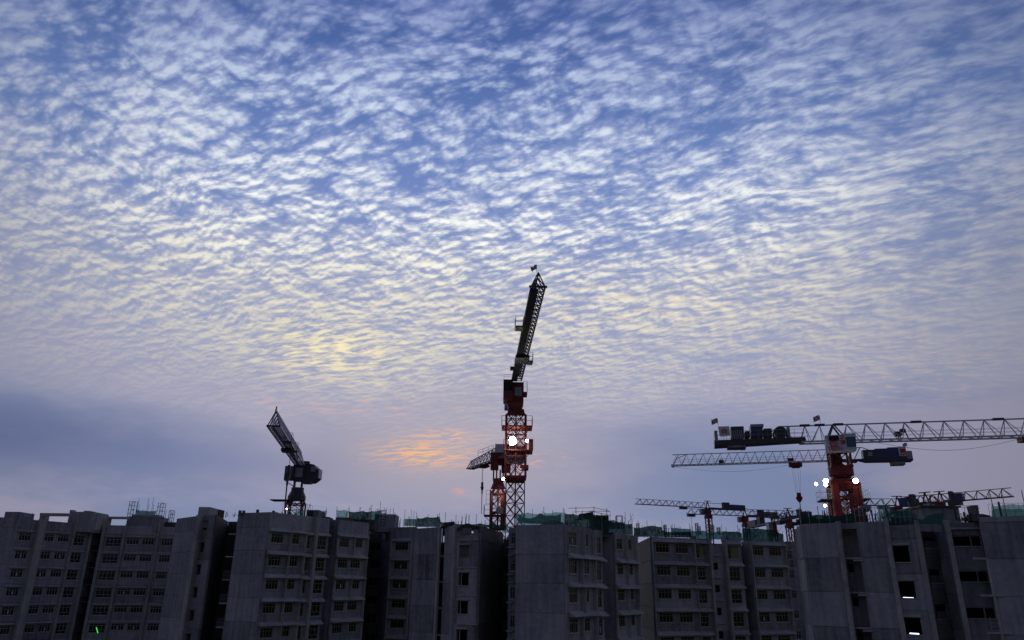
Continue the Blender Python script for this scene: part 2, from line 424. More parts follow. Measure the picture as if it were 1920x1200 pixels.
class Building:
    def __init__(s, label, cat, px, d, top):
        s.o = thing('apartment_block', label, cat, flat(px, d)); s.top = top; s.n = 0; s.pts = []
    def wall(s, A, B, seam, items=(), top=None, zmin=-7.5, mt='conc', th=.18, lower=True, ref=0):
        """A, B plan points; items measured on one storey of the photograph"""
        o = s.o; top = s.top if top is None else top
        ux = (B-A).to_2d(); L = ux.length; rz = math.atan2(ux.y, ux.x)
        u3 = Vector((ux.x/L, ux.y/L, 0)); n3 = Vector((u3.y, -u3.x, 0))    # outward, to the camera
        place = lambda u, nrm, z: Vector((A.x, A.y, 0))+u3*u+n3*nrm+Vector((0, 0, z))
        conv = []
        for it in items:
            kind = it[0]; ym = (it[3]+it[4])/2
            u0, _ = on_wall(it[1], ym, A, B); u1, _ = on_wall(it[2], ym, A, B)
            um = (it[1]+it[2])/2
            _, zt = on_wall(um, it[3], A, B); _, zb = on_wall(um, it[4], A, B)
            u0 = max(u0, .1); u1 = min(u1, L-.1)
            conv.append((kind, u0, u1, zb, zt, it[5] if len(it) > 5 else {}))
        # storeys: panel k spans seam-ST*k .. seam-ST*(k-1)
        z = seam+EYE
        while z < top+EYE-.3: z += ST
        zt = top+EYE; k = 0
        lo = zmin+EYE
        first = True
        while zt > lo:
            zb = z-ST if not first else z-ST
            if first: zb = z-ST
            ops = []; cell = []
            for kind, u0, u1, a, c, kw in conv:
                # bring this item into this storey
                mid = (a+c)/2; r = math.floor((mid-(seam+EYE))/ST); off = (zb-(seam+EYE))/ST
                row = round(r-off)              # storeys below the measured one (negative: above)
                dz = -ST*row; aa, cc = a+dz, c+dz
                if cc > top+EYE-.25: continue
                if kw.get('par') is not None and (row+10) % 2 != kw['par']: continue
                if 'rows' in kw and row not in kw['rows']: continue
                if 'skip' in kw and row in kw['skip']: continue
                cell.append((kind, u0, u1, aa, cc, kw, row))
                if kind not in ('hood', 'fin', 'ledge'): 
                    ops.append((u0, u1, max(aa-zb, GAP+.02), min(cc-zb, zt-zb-GAP-.02)))
            H = zt-zb
            me = panel_mesh(L, 0, H, sorted(ops), th, mt)
            inst('panel', me, o, place(0, 0, zb), rz)
            for kind, u0, u1, aa, cc, kw, row in cell:
                w_, h = u1-u0, cc-aa; h2 = min(cc, zt-.06)-max(aa, zb+.055)
                zb_ = max(aa, zb+.055)
                if kind == 'hood':
                    inst('window_hood', hood_mesh(w_, kw.get('proj', .55), kw.get('fas', .5)), o, place(u0, .003, aa), rz)
                elif kind == 'fin':
                    inst('fin', boxmesh('fin', (0, -kw.get('proj', .4), 0), (w_, 0, ST-.04), 'hood'), o, place(u0, .003, zb+.02 if zb+ST < zt+.3 else zb), rz)
                elif kind == 'ledge':
                    inst('ledge', boxmesh('ledge', (0, -kw.get('proj', .5), 0), (w_, 0, max(h, .12)), 'hood'), o, place(u0, .003, aa), rz)
                elif kind == 'hole':
                    if kw.get('sill', True): inst('sill', boxmesh('sill', (-.05, -.08, -.07), (w_+.05, .0, 0), 'sill'), o, place(u0, .004, zb_), rz)
                    if kw.get('jamb'): inst('window', boxmesh('jamb', (w_*kw['jamb'], 0, 0), (w_*kw['jamb']+.09, .07, h2), 'grey'), o, place(u0, -.06, zb_), rz)
                elif kind == 'fill':
                    inst('infill_slab', boxmesh('infill', (0, 0, 0), (w_, .1, h2), 'raw'), o, place(u0, -.12, zb_), rz)
                else:
                    fm = kw.get('fm', 'olive')
                    wi = inst('window', frame_mesh(w_, h2, kind, fm), o, place(u0, -.07, zb_), rz)
                    gm = boxmesh('pane', (.05, .03, .05), (w_-.05, .045, h2-.05), 'glass')
                    pn = bpy.data.objects.new('pane', gm); COL.objects.link(pn); pn.parent = wi
                    sm = boxmesh('sill', (-.06, -.18, -.09), (w_+.06, .0, 0), 'sill')
                    pn = bpy.data.objects.new('sill', sm); COL.objects.link(pn); pn.parent = wi
                    rnd = random.random()
                    if rnd < .13 and kind[0] == 'c' and w_ > 1:
                        pn = bpy.data.objects.new('paper_notice', boxmesh('notice', (w_*.44, -.03, h2*.18), (w_*.44+.28, -.018, h2*.55), 'sill')); COL.objects.link(pn); pn.parent = wi
                    elif rnd < .30 and kind[0] in 'cb':
                        sw = w_/int(kind[1]); th_ = h2*.68; fb = cached(('sash', q(sw), q(th_), fm), lambda: MB().box((0, 0, 0), (.05, .03, th_)).box((sw-.05, 0, 0), (sw, .03, th_)).box((.05, 0, 0), (sw-.05, .03, .05)).box((.05, 0, th_-.05), (sw-.05, .03, th_)).mesh('sash', fm))
                        pn = bpy.data.objects.new('open_sash', fb); COL.objects.link(pn); pn.parent = wi; pn.location = (sw*random.randrange(int(kind[1])), -.04, .03); pn.rotation_euler = (0, 0, -random.uniform(.4, 1.3))
                    if kw.get('board') == row:
                        pn = bpy.data.objects.new('protective_board', boxmesh('board', (w_*.45, -.03, .05), (w_-.06, -.015, h2-.1), 'board')); COL.objects.link(pn); pn.parent = wi
            if first: first = False
            zt = zb; z = zb; k += 1
        if lower and zt > .2:
            me = panel_mesh(L, 0, zt, [], th, mt); inst('lower_wall', me, o, place(0, 0, 0), rz)
        s.pts += [(A, B)]
    def pil(s, px, w_, A, B, proj=.45, top=None, py=1007, name='pilaster', mt='pil', z0=0):
        top = s.top if top is None else top
        u, _ = on_wall(px, py, A, B); ux = (B-A).normalized(); n3 = Vector((ux.y, -ux.x, 0))
        b = MB().fbox(Vector((A.x, A.y, 0)), ux, n3, (u-w_/2, .004, z0), (u+w_/2, proj, top+EYE))
        return b.build(name, mt, s.o)
    def shell(s, poly, zt=None, name='floor_slab', step=True, inset=.25):
        """slabs at every storey, roof deck and rear walls; poly = plan polygon ccw or cw"""
        zt = (s.top if zt is None else zt)+EYE
        P0_ = [Vector((p.x, p.y, 0)) for p in poly]; n0 = len(P0_)
        ar = sum(P0_[i].x*P0_[(i+1) % n0].y-P0_[(i+1) % n0].x*P0_[i].y for i in range(n0))
        P_ = []
        for i in range(n0):
            e1 = (P0_[i]-P0_[i-1]).normalized(); e2 = (P0_[(i+1) % n0]-P0_[i]).normalized()
            n1 = Vector((-e1.y, e1.x, 0))*(1 if ar > 0 else -1); n2 = Vector((-e2.y, e2.x, 0))*(1 if ar > 0 else -1)
            bis = n1+n2; k = max(bis.dot(n1), .35); P_.append(P0_[i]+bis*(inset/k))
        def slab(z, th, nm, mt):
            b = MB(); nn = len(P_); b.add([p+Vector((0, 0, z-th)) for p in P_]+[p+Vector((0, 0, z)) for p in P_],
                  [tuple(range(nn)), tuple(range(nn, 2*nn))]+[(i, (i+1) % nn, nn+(i+1) % nn, nn+i) for i in range(nn)])
            return b.build(nm, mt, s.o)
        slab(zt-.55, .25, 'roof_slab', 'raw')
        z = zt-.55-ST
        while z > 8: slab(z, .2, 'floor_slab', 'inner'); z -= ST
def lerp_on(px, A, B, py=1007):
    u, _ = on_wall(px, py, A, B); d = (B-A).normalized(); return A+d*u
def back(p, d): return p+Vector((0, d, 0))
def stepn(p, A, B, d):   # move p away from the viewer along the wall normal
    u = (B-A).normalized(); n_ = Vector((-u.y, u.x, 0)); return p+n_*d

# ---- A: far left block
bA = Building('weathered concrete block at far left with a dark slot between window wings', 'apartment block', 100, 130, 9.45)
A0, A1 = flat(0, 120.6), flat(168, 133.6); A0 = A0-(A1-A0)*.12
G = dict(fm='grey')
seamA = 5.15
bA.wall(A0, A1, seamA, [
    ('c4', 36, 58, 998.5, 1013.9, G), ('hood', 33, 65, 993.5, 996.8, dict(proj=.3, fas=.22)), ('c4', 79, 101, 1001.3, 1015.2, G), ('c4', 109, 129, 1002.8, 1016.3, G),
    ('hood', 79, 133, 996.5, 999.8, dict(proj=.3, fas=.22)), ('b3', 139, 158, 1004.4, 1023, G), ('hood', 138, 163, 1000, 1003, dict(proj=.3, fas=.22))], zmin=-9)
A2, A3 = flat(191, 134.3), flat(327, 137.6)
bA.wall(A2, A3, seamA, [
    ('b4', 197.6, 226.8, 1007.6, 1024.5, G), ('hood', 196, 229, 1003, 1006.5, dict(proj=.3, fas=.22)), ('c4', 237.4, 260.3, 1008.8, 1020.7, G), ('c4', 266.7, 289.2, 1009.2, 1021.8, G),
    ('hood', 236, 291, 1004.5, 1007.5, dict(proj=.3, fas=.22)), ('c4', 302.7, 324, 1011, 1023.4, G), ('hood', 301, 326, 1006.5, 1009.5, dict(proj=.3, fas=.22))], zmin=-9)
Ab0, Ab1 = back(A1, 6), back(A2, 6)
bA.wall(A1, Ab0, seamA, zmin=-9); bA.wall(Ab1, A2, seamA, zmin=-9)
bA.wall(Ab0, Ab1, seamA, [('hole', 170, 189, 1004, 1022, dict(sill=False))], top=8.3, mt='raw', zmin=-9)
for z in range(5):
    MB().fbox(A1, (A2-A1).normalized(), Vector((0, 1, 0)), (.05, 1.2, seamA+EYE-ST*z+2.65), ((A2-A1).length-.05, 6, seamA+EYE-ST*z+2.85)).build('balcony_slab', 'raw', bA.o)
for px, w_, pj in ((71.5, 1.15, .7), (135.5, .3, .35), (167, .35, .5)): bA.pil(px, w_, A0, A1, pj, 9.6)
for px, w_, pj in ((193, .45, .5), (232.5, .3, .45), (296, .3, .45)): bA.pil(px, w_, A2, A3, pj, 9.5)
Ar, Al = back(A3, 14), back(A0, 14)
bA.wall(A3, Ar, seamA, zmin=-9); bA.wall(Ar, Al, seamA, zmin=-9, mt='raw'); bA.wall(Al, A0, seamA)
bA.shell([A0, A1, Ab0, Ab1, A2, A3, Ar, Al])
def roofbox(b, px0, px1, y0, y1, d, dep=3., name='roof_room', mt='conc', zbase=None):
    p, q_ = at(px0, (y0+y1)/2, d), at(px1, (y0+y1)/2, d)
    zt = at((px0+px1)/2, y0, d).z; zb = at((px0+px1)/2, y1, d).z if zbase is None else zbase
    m_ = MB().box((p.x, d, zb), (q_.x, d+dep, zt))
    if b is None: return m_
    return m_.build(name, mt, b.o)
roofbox(bA, 8, 35.5, 959.5, 976, 124, 4, zbase=28.5)
roofbox(bA, 128, 174, 959.5, 984, 131, 5, zbase=28)
roofbox(bA, 157, 168, 957.8, 959.5, 131.2, 2, 'water_tank')
roofbox(bA, 131, 137, 956, 959.3, 131.5, 1, 'roof_hatch', 'galv')
roofbox(bA, 74.5, 85, 963, 974, 128.6, 1.2, 'parapet_frame_post', 'hood', zbase=28.8)
roofbox(bA, 74.5, 126, 962, 967, 127, 1.2, 'parapet_frame_beam', 'hood')
roofbox(bA, 178.5, 182, 963.5, 982, 132.2, 3, 'parapet_frame_post', 'hood', zbase=28.5)
roofbox(bA, 199, 238, 968.5, 972.5, 134, 1.2, 'parapet_frame_beam', 'hood')
roofbox(bA, 199, 203, 972.5, 980, 134.05, 1.1, 'parapet_frame_post', 'hood', zbase=28.8)
roofbox(bA, 238, 298, 968.5, 981, 136.5, 4, zbase=28.6)
roofbox(bA, 247, 292, 965, 968.3, 136.6, 3.5, 'roof_canopy', 'hood')
roofbox(bA, 298, 328, 979, 990, 139, 3, 'plant_room', 'raw', zbase=28.4)

# ---- C: the long block second from left
bC = Building('long concrete block left of centre with hooded window bays and tall roof fin', 'apartment block', 500, 100, 8.65)
sC = 3.97
C0, C1 = flat(327, 109), flat(364, 104)
bC.wall(C0, C1, sC)
C2, C3 = stepn(C1, C0, C1, -.1), flat(402, 102)
C2 = flat(371, 102.3)
bC.wall(C2, C3, 2.85, [('hole', 368.6, 382, 1017.3, 1035.8, dict(jamb=.2)), ('ledge', 368.6, 383, 1015, 1016.4, dict(proj=.25))])
MB().box((flat(363, 101).x, 101, 0), (flat(371, 101).x, 106, 8.55+EYE)).build('fin_wall', 'hood', bC.o)
f0 = at(372, 957, 102.5); f1 = at(393.3, 957, 102.5)
MB().box((f0.x, 102.5, 27), (f1.x, 105.5, at(380, 950.5, 102.5).z)).build('fin_wall_head', 'hood', bC.o)
C4, C5 = flat(425, 113), flat(441.5, 113)
bC.wall(C3, C4, 2.85, mt='raw'); bC.wall(C4, C5, sC, mt='raw')  # recess walls: their shade is painted in by the darker concrete
C6, C7 = flat(443, 98.9), flat(502, 96.8)
bC.wall(C5, C6, sC); bC.wall(C6, C7, sC)
for k in range(6):
    z = 5.95-ST*k+EYE; x = C6.x
    MB().box((x-1.1, C6.y+.3, z), (x-.004, C6.y+2.0, z+.14)).build('service_ledge', 'hood', bC.o)
    if k in (2, 3, 4):
        r_ = MB()
        for j in range(5): r_.bar((x-1.05+j*.24, C6.y+.35, z+.14), (x-1.05+j*.24, C6.y+.35, z+1.1), .02)
        r_.bar((x-1.05, C6.y+.35, z+1.1), (x, C6.y+.35, z+1.1), .025); r_.bar((x-1.05, C6.y+.35, z+.6), (x, C6.y+.35, z+.6), .02)
        r_.build('railing', 'galv', bC.o)
CL, CR = C7, flat(690, 112.5)
Ca, Cb = lerp_on(617, CL, CR), lerp_on(631.5, CL, CR)
bC.wall(CL, Ca, sC, [
    ('c4', 509, 530.8, 1000.7, 1018), ('c3', 544.8, 561, 1002.4, 1020.2, dict(par=0)), ('c4', 541, 562, 1002.2, 1020, dict(par=1)),
    ('hood', 505, 572, 992, 998.8), ('fin', 542.3, 543.4, 1003, 1020), ('fin', 570.4, 571.6, 1003, 1020),
    ('c2', 573.2, 581, 1005, 1028.8), ('hood', 572, 586, 998, 1003.6), ('b3', 592.5, 611.6, 1006.7, 1030.6), ('hood', 591, 617, 1000, 1005.4)])
bC.pil(588.3, .45, CL, CR, .6)
Cc, Cd = stepn(Ca, CL, CR, 1.6), stepn(Cb, CL, CR, 1.6)
bC.wall(Ca, Cc, sC); bC.wall(Cc, Cd, sC); bC.wall(Cd, Cb, sC)
bC.wall(Cb, CR, sC, [
    ('c4', 637, 654.3, 1009.3, 1026.2), ('c3', 666.8, 679.8, 1011.5, 1027, dict(par=0)), ('c4', 661, 678, 1011.2, 1027, dict(par=1)),
    ('hood', 632.6, 689, 1002, 1008), ('fin', 662.6, 663.6, 1003, 1020, dict(par=0)), ('fin', 687.6, 688.8, 1003, 1020)])
C8, C9 = flat(694, 129), flat(716, 129)
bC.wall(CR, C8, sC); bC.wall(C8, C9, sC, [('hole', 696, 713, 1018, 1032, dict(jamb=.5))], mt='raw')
C10, C11 = flat(733, 120.8), flat(779, 119)
bC.wall(C9, C10, sC); bC.wall(C10, C11, sC, [('c4', 740.8, 765.4, 1017.3, 1031.7), ('hood', 735.7, 772.8, 1011, 1015.2), ('fin', 735, 736, 1018, 1030), ('fin', 772.4, 773.6, 1018, 1030)])
Cr1, Cr0 = back(C11, 16), Vector((C0.x, C11.y+16, 0))
bC.wall(C11, Cr1, sC); bC.wall(Cr1, Cr0, sC, mt='raw'); bC.wall(Cr0, C0, sC)
bC.shell([C0, C1, C2, C3, C4, C5, C6, CL, Ca, Cc, Cd, Cb, CR, C8, C9, C10, C11, Cr1, Cr0])
# stepped parapet and small roof pieces
for px in (447, 454, 480, 510, 515, 541): 
    p = at(px, 960, 100.5); MB().box((p.x, 100.5, 28.3), (p.x+.28, 100.9, 28.95+random.random()*.35)).build('roof_stub', 'raw', bC.o)
roofbox(bC, 401, 411, 955, 964, 107, 2, 'timber_stack', 'wood', zbase=28.2)
roofbox(bC, 396, 404, 958.5, 963, 106.5, 2, 'timber_stack', 'wood', zbase=28.2)
roofbox(bC, 447, 520, 961.6, 966, 98.5, .3, 'parapet_cap', 'raw')
roofbox(bC, 574, 597, 956, 980, 110, 4, 'roof_room', 'conc', zbase=28)
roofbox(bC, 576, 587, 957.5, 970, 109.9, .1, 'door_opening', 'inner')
roofbox(bC, 598, 616, 969, 982, 112, 3, 'upstand', 'raw', zbase=28)
roofbox(bC, 629, 659, 970, 980, 113, 3, 'upstand', 'raw', zbase=28)
roofbox(bC, 658, 702, 974, 985, 118, 3, 'upstand', 'raw', zbase=28)
roofbox(bC, 702, 741, 964, 988, 122, 4, 'roof_room', 'conc', zbase=28)

# ---- B: narrow block with the deep gully
bB = Building('narrow bare concrete block with square openings left of the central masts', 'apartment block', 860, 86, 6.5)
sB = 3.43
B0, B1 = flat(777.5, 92.5), flat(825, 89)
bB.wall(B0, B1, sB)
Bs0, Bs1 = back(B1, 2.5), back(flat(834, 88.5), 2.5)
bB.wall(B1, Bs0, sB); bB.wall(Bs0, Bs1, sB, [('hole', 826.5, 832.5, 1005, 1040)], mt='raw')
B2, B3 = flat(834, 88.5), flat(853, 86.5)
bB.wall(Bs1, B2, sB); bB.wall(B2, B3, sB)
B4, B5 = flat(861, 83.4), flat(900, 82)
bB.wall(B3, B4, 1.86, top=6.4); 
bB.pil(856.5, 1.0, B3, B4, .35, 6.45, mt='hood')
bB.wall(B4, B5, 1.86, [('hole', 857.5, 878.5, 1074.4, 1097.5, dict(skip=(-1, -2), jamb=.22)), ('fill', 857.5, 878.5, 1074.4, 1097.5, dict(rows=(-1,))), ('ledge', 856, 881, 1071, 1073, dict(proj=.3)), ('ledge', 856, 897, 1064.3, 1065.2, dict(proj=.12))], top=5.4)
B6, B7 = flat(944, 94), flat(954, 94)
bB.wall(B5, B6, 1.86, top=6.2, mt='raw'); bB.wall(B6, B7, sB, [('hole', 945, 952.5, 1003, 1025, dict(sill=False))], top=5.5, mt='raw')  # gully walls coloured dark to stand in for the shade between blocks
Bl, Bk = back(B0, 10), back(B7, 9)
bB.wall(B7, Bk, sB, mt='raw', top=5.5); bB.wall(Bk, Bl, sB, mt='raw', top=5.5); bB.wall(Bl, B0, sB)
bB.shell([B0, B1, Bs0, Bs1, B2, B3, B4, B5, B6, B7, Bk, Bl], 5.4)
for k in range(6):
    z = sB-ST*k+EYE; MB().box((B1.x+.05, B1.y+.2, z-.3), (B2.x-.05, B1.y+2.2, z-.12)).build('service_ledge', 'sill', bB.o)
bB.pil(825.6, .3, B1, B2, .3, 6.5, mt='hood')
roofbox(bB, 860, 884, 990, 1016, 82.6, .25, 'upstand', 'conc', zbase=25.3)
roofbox(bB, 887.5, 899, 993, 1010, 82.2, .25, 'upstand', 'conc', zbase=25.3)

# ---- D: central block
bD = Building('central concrete block with a wide blank panel wall and green netting round its roof', 'apartment block', 1057, 79, 6.1)
sD = 3.15
Dm, Dn = flat(953.5, 84), flat(967, 83.3)
bD.wall(back(Dm, 8), Dm, sD, mt='raw')
bD.wall(Dm, Dn, sD, [('c2', 957, 966, 1049.5, 1071, dict(fm='grey')), ('ledge', 953.6, 966.5, 1076, 1078.5, dict(proj=.35)), ('ledge', 953.6, 966.5, 1092, 1093.5, dict(proj=.25))])
D0, D1 = flat(967.3, 80), flat(1057.5, 78.2)
bD.wall(Dn, D0, sD); bD.wall(D0, D1, sD)
DL, DR = D1, flat(1192.5, 94.3)
Da, Db = lerp_on(1129.5, DL, DR), lerp_on(1151.5, DL, DR)
bD.wall(DL, Da, sD, [
    ('c4', 1066, 1080.7, 998, 1022.3), ('c2', 1094.3, 1102.4, 1001.8, 1024.5, dict(par=0)), ('c3', 1089.4, 1103, 1001.5, 1024.5, dict(par=1)),
    ('hood', 1064, 1112, 990, 996.6, dict(proj=.7)), ('c2', 1116.6, 1125.8, 1007.6, 1037.5), ('hood', 1116, 1129, 997, 1003.5, dict(proj=.6)),
    ('fin', 1090.5, 1091.3, 1000, 1020, dict(par=0)), ('fin', 1086, 1086.8, 1000, 1020, dict(par=1)), ('fin', 1110.8, 1111.8, 1000, 1020)])
Dc, Dd = stepn(Da, DL, DR, 1.8), stepn(Db, DL, DR, 1.8)
bD.wall(Da, Dc, sD); bD.wall(Dc, Dd, sD); bD.wall(Dd, Db, sD)
bD.wall(Db, DR, sD, [
    ('c3', 1156, 1167, 1010.4, 1030), ('c2', 1177.8, 1183.8, 1012, 1031.4, dict(par=0)), ('c3', 1174.5, 1184.7, 1012, 1031.4, dict(par=1)),
    ('hood', 1152, 1191, 1003, 1010.5, dict(proj=.7)), ('fin', 1189.6, 1191, 1010, 1030), ('fin', 1171.4, 1172.2, 1010, 1030)])
p = lerp_on(1114.6, DL, DR); MB().bar(p+Vector((-.1, -.35, 0)), p+Vector((-.1, -.35, EYE+6.3)), .08, 8).build('drain_pipe', 'steel', bD.o)
Dr1, Dr0 = back(DR, 6), Vector((D0.x-1, DR.y+6, 0))
bD.wall(DR, Dr1, sD); bD.wall(Dr1, Dr0, sD, mt='raw')
bD.shell([D0, D1, Da, Dc, Dd, Db, DR, Dr1, Dr0, Dn])
roofbox(bD, 1112, 1141, 966, 990, 88, 4, 'roof_room', 'raw', zbase=25.5)

# ---- E: right of centre
bE = Building('long window-filled concrete block right of centre with a central stair shaft under green netting', 'apartment block', 1340, 103, 6.3)
sE = 3.35
Ez, E0 = flat(1195, 113), flat(1219, 99.2)
EL, ER = E0, flat(1471, 106.4)
bE.wall(Ez, E0, sE, mt='raw')  # occluded side wall, its shade put into a darker concrete colour
Ea, Eb = lerp_on(1389, EL, ER), lerp_on(1404.5, EL, ER)
Es0, Es1 = lerp_on(1329, EL, ER), lerp_on(1353.5, EL, ER)
bE.wall(EL, Es0, sE, [
    ('c4', 1230, 1254.4, 1019.4, 1036), ('c4', 1267, 1290.4, 1020.6, 1037.6), ('hood', 1221, 1301, 1013, 1017.5), ('b3', 1303.4, 1320, 1022, 1046, dict(board=0)),
    ('hood', 1302, 1324, 1015, 1019.6), ('fin', 1300.5, 1301.7, 1020, 1040), ('fin', 1221.5, 1222.5, 1020, 1040)])
bE.wall(Es0, Es1, sE, [('hole', 1336, 1346, 1043, 1068, dict(sill=False)), ('ledge', 1335, 1349, 1041, 1042, dict(proj=.25))], top=5.6)
bE.wall(Es1, Ea, sE, [('b4', 1358.5, 1384, 1023.6, 1047.6, dict(board=0)), ('hood', 1357, 1388, 1016, 1021)])
bE.pil(1327, .35, EL, ER, .55); bE.pil(1355.5, .35, EL, ER, .6)
Ec, Ed = stepn(Ea, EL, ER, 1.8), stepn(Eb, EL, ER, 1.8)
bE.wall(Ea, Ec, sE); bE.wall(Ec, Ed, sE); bE.wall(Ed, Eb, sE)
bE.wall(Eb, ER, sE, [('c4', 1409.6, 1431, 1025, 1041.6), ('c4', 1442.6, 1464.4, 1026, 1042.4), ('hood', 1405, 1471, 1019, 1023.4), ('fin', 1405.2, 1406.2, 1026, 1040), ('fin', 1469.8, 1470.8, 1026, 1040)])
E5, E6 = flat(1471.5, 117), flat(1510, 118)
bE.wall(ER, E5, sE); bE.wall(E5, E6, sE, [('a', 1476, 1485, 1034, 1048.3, dict(fm='grey')), ('ledge', 1475, 1486, 1031.8, 1033, dict(proj=.2))], top=7.0)
Er1, Er0 = back(E6, 8), Vector((Ez.x, E6.y+8, 0))
bE.wall(E6, Er1, sE); bE.wall(Er1, Er0, sE, mt='raw'); bE.wall(Er0, Ez, sE)
bE.shell([Ez, E0, Es0, Es1, Ea, Ec, Ed, Eb, ER, E5, E6, Er1, Er0])

# ---- F: nearest block, right
bF = Building('nearest raw concrete block at right with large empty openings and leaning pilasters', 'apartment block', 1660, 65, 5.65)
sF = 2.7
Fz, F0, F1 = flat(1493, 75), flat(1502, 69), flat(1660, 65)
FE = F0+(F1-F0)*1.42
bF.wall(Fz, F0, sF)
Fa, Fb = lerp_on(1572, F0, F1), lerp_on(1608, F0, F1)
bF.wall(F0, Fa, sF)
Fa2, Fb2 = stepn(Fa, F0, F1, 1.7), stepn(Fb, F0, F1, 1.7)
bF.wall(Fa, Fa2, sF); bF.wall(Fa2, Fb2, sF, [('hole', 1581, 1592, 996, 1011, dict(sill=False))], top=5.2); bF.wall(Fb2, Fb, sF)
for k in range(4):
    z = sF-ST*k+EYE; u = (Fb-Fa).normalized()
    b_ = MB(); b_.fbox(Fa, u, Vector((-u.y, u.x, 0)), (.15, .15, z-.12), ((Fb-Fa).length-.004, 1.6, z+.02)); b_.build('service_ledge', 'hood', bF.o)
    b_ = MB(); b_.fbox(Fa, u, Vector((-u.y, u.x, 0)), (.95, -.12, z-.3), ((Fb-Fa).length+.15, .3, z-.17)); b_.build('service_ledge', 'hood', bF.o)
    b_ = MB(); p = Fa+u*.42; b_.bar(p+Vector((0, .5, z-2.6)), p+Vector((0, .5, z-.15)), .06, 6); b_.build('drain_pipe', 'galv', bF.o)
b_ = MB(); b_.fbox(Fa, u, Vector((-u.y, u.x, 0)), (.15, .1, 5.1+EYE), ((Fb-Fa).length, 1.6, 5.6+EYE)); b_.build('lintel', 'conc', bF.o)
bF.wall(Fb, F1, sF)
F2 = lerp_on(1723, F0, F1)
bF.wall(F1, F2, sF-1.35, [('hole', 1667.5, 1705, 1023.9, 1053.8, {}), ('ledge', 1666, 1706, 1018, 1022.5, dict(proj=.18))], top=5.3)
bF.pil(1572, .38, F0, F1, .5, 5.75, py=979, mt='hood'); bF.pil(1662, .34, F0, F1, .5, 5.8, py=979, mt='hood'); bF.pil(1719, .36, F0, F1, .12, 5.3, py=985, mt='pil')
F3, F4 = flat(1773, 64.4), flat(1839, 63.6)
Fg0, Fg1 = stepn(F2, F0, F1, 2.0), back(F3, 1.6)
bF.wall(F2, Fg0, sF); bF.wall(Fg0, Fg1, sF-.7, [('hole', 1732, 1769, 1003, 1028, dict(sill=True))], mt='raw', top=5.2); bF.wall(Fg1, F3, sF)
for k in range(4):
    z = 3.1-ST*k+EYE; r_ = MB()
    a_, c_ = Fg0+Vector((.1, -.15, 0)), Fg1+Vector((-.1, -.15, 0))
    for j in range(15): 
        p = a_.lerp(c_, j/14); r_.bar(p+Vector((0, 0, z)), p+Vector((0, 0, z+.95)), .014)
    r_.bar(a_+Vector((0, 0, z+.95)), c_+Vector((0, 0, z+.95)), .025); r_.bar(a_+Vector((0, 0, z+.05)), c_+Vector((0, 0, z+.05)), .02)
    r_.build('railing', 'galv', bF.o)
b_ = MB(); b_.hexa([Vector((F2.x, F2.y, 4.75+EYE)), Vector((F3.x, F3.y, 4.75+EYE)), Vector((F3.x, F3.y+.3, 4.75+EYE)), Vector((F2.x, F2.y+.3, 4.75+EYE)), Vector((F2.x, F2.y, 5.35+EYE)), Vector((F3.x, F3.y, 5.35+EYE)), Vector((F3.x, F3.y+.3, 5.35+EYE)), Vector((F2.x, F2.y+.3, 5.35+EYE))]); b_.build('lintel', 'conc', bF.o)
bF.wall(F3, F4, sF-1.05, [('hole', 1778, 1818.5, 995.5, 1023.8, {}), ('hole', 1820.5, 1837.5, 995.5, 1023.8, {}), ('ledge', 1775, 1839, 989.5, 992.8, dict(proj=.3, rows=(0,)))], top=5.55)
bF.pil(1772.5, .38, flat(1760, 64.4), F4, .55, 5.7, py=982, mt='hood')
F5, F6 = flat(1841, 61.4), flat(2010, 58)
bF.wall(F4, F5, sF-.2); bF.wall(F5, F6, sF-.2, top=5.75)
p = flat(1841.5, 61.2); b_ = MB(); b_.bar(p+Vector((-.1, -.1, 0)), p+Vector((-.1, -.1, 2.5+EYE)), .1, 8); b_.bar(p+Vector((-.95, .1, 2.5+EYE)), p+Vector((-.1, -.1, 2.5+EYE)), .09, 8); b_.build('drain_pipe', 'hood', bF.o)
for z_, o_ in ((2.45, -.1), (-.3, .9), (-3.0, 1.2)):
    MB().box((p.x-1.0, p.y-.2, z_+EYE), (p.x+o_, p.y+.25, z_+EYE+.14)).build('service_ledge', 'hood', bF.o)
r_ = MB()
for j in range(4): r_.bar((p.x-.85, p.y-.15, EYE-2.75+j*.28), (p.x-.05, p.y-.15, EYE-2.75+j*.28), .03)
r_.bar((p.x-.85, p.y-.15, EYE-2.85), (p.x-.85, p.y-.15, EYE-1.8), .03); r_.build('railing', 'galv', bF.o)
Fr1, Fr0 = back(F6, 14), Vector((Fz.x, F6.y+15, 0))
bF.wall(F6, Fr1, sF); bF.wall(Fr1, Fr0, sF, mt='raw'); bF.wall(Fr0, Fz, sF)
bF.shell([Fz, F0, Fa, Fa2, Fb2, Fb, F1, F2, Fg0, Fg1, F3, F4, F5, F6, Fr1, Fr0], 5.2)
# inner partition behind the big openings
MB().box((F1.x-2, F1.y+5.5, 8), (F6.x, F1.y+5.7, 24.6)).build('inner_wall', 'inner', bF.o)

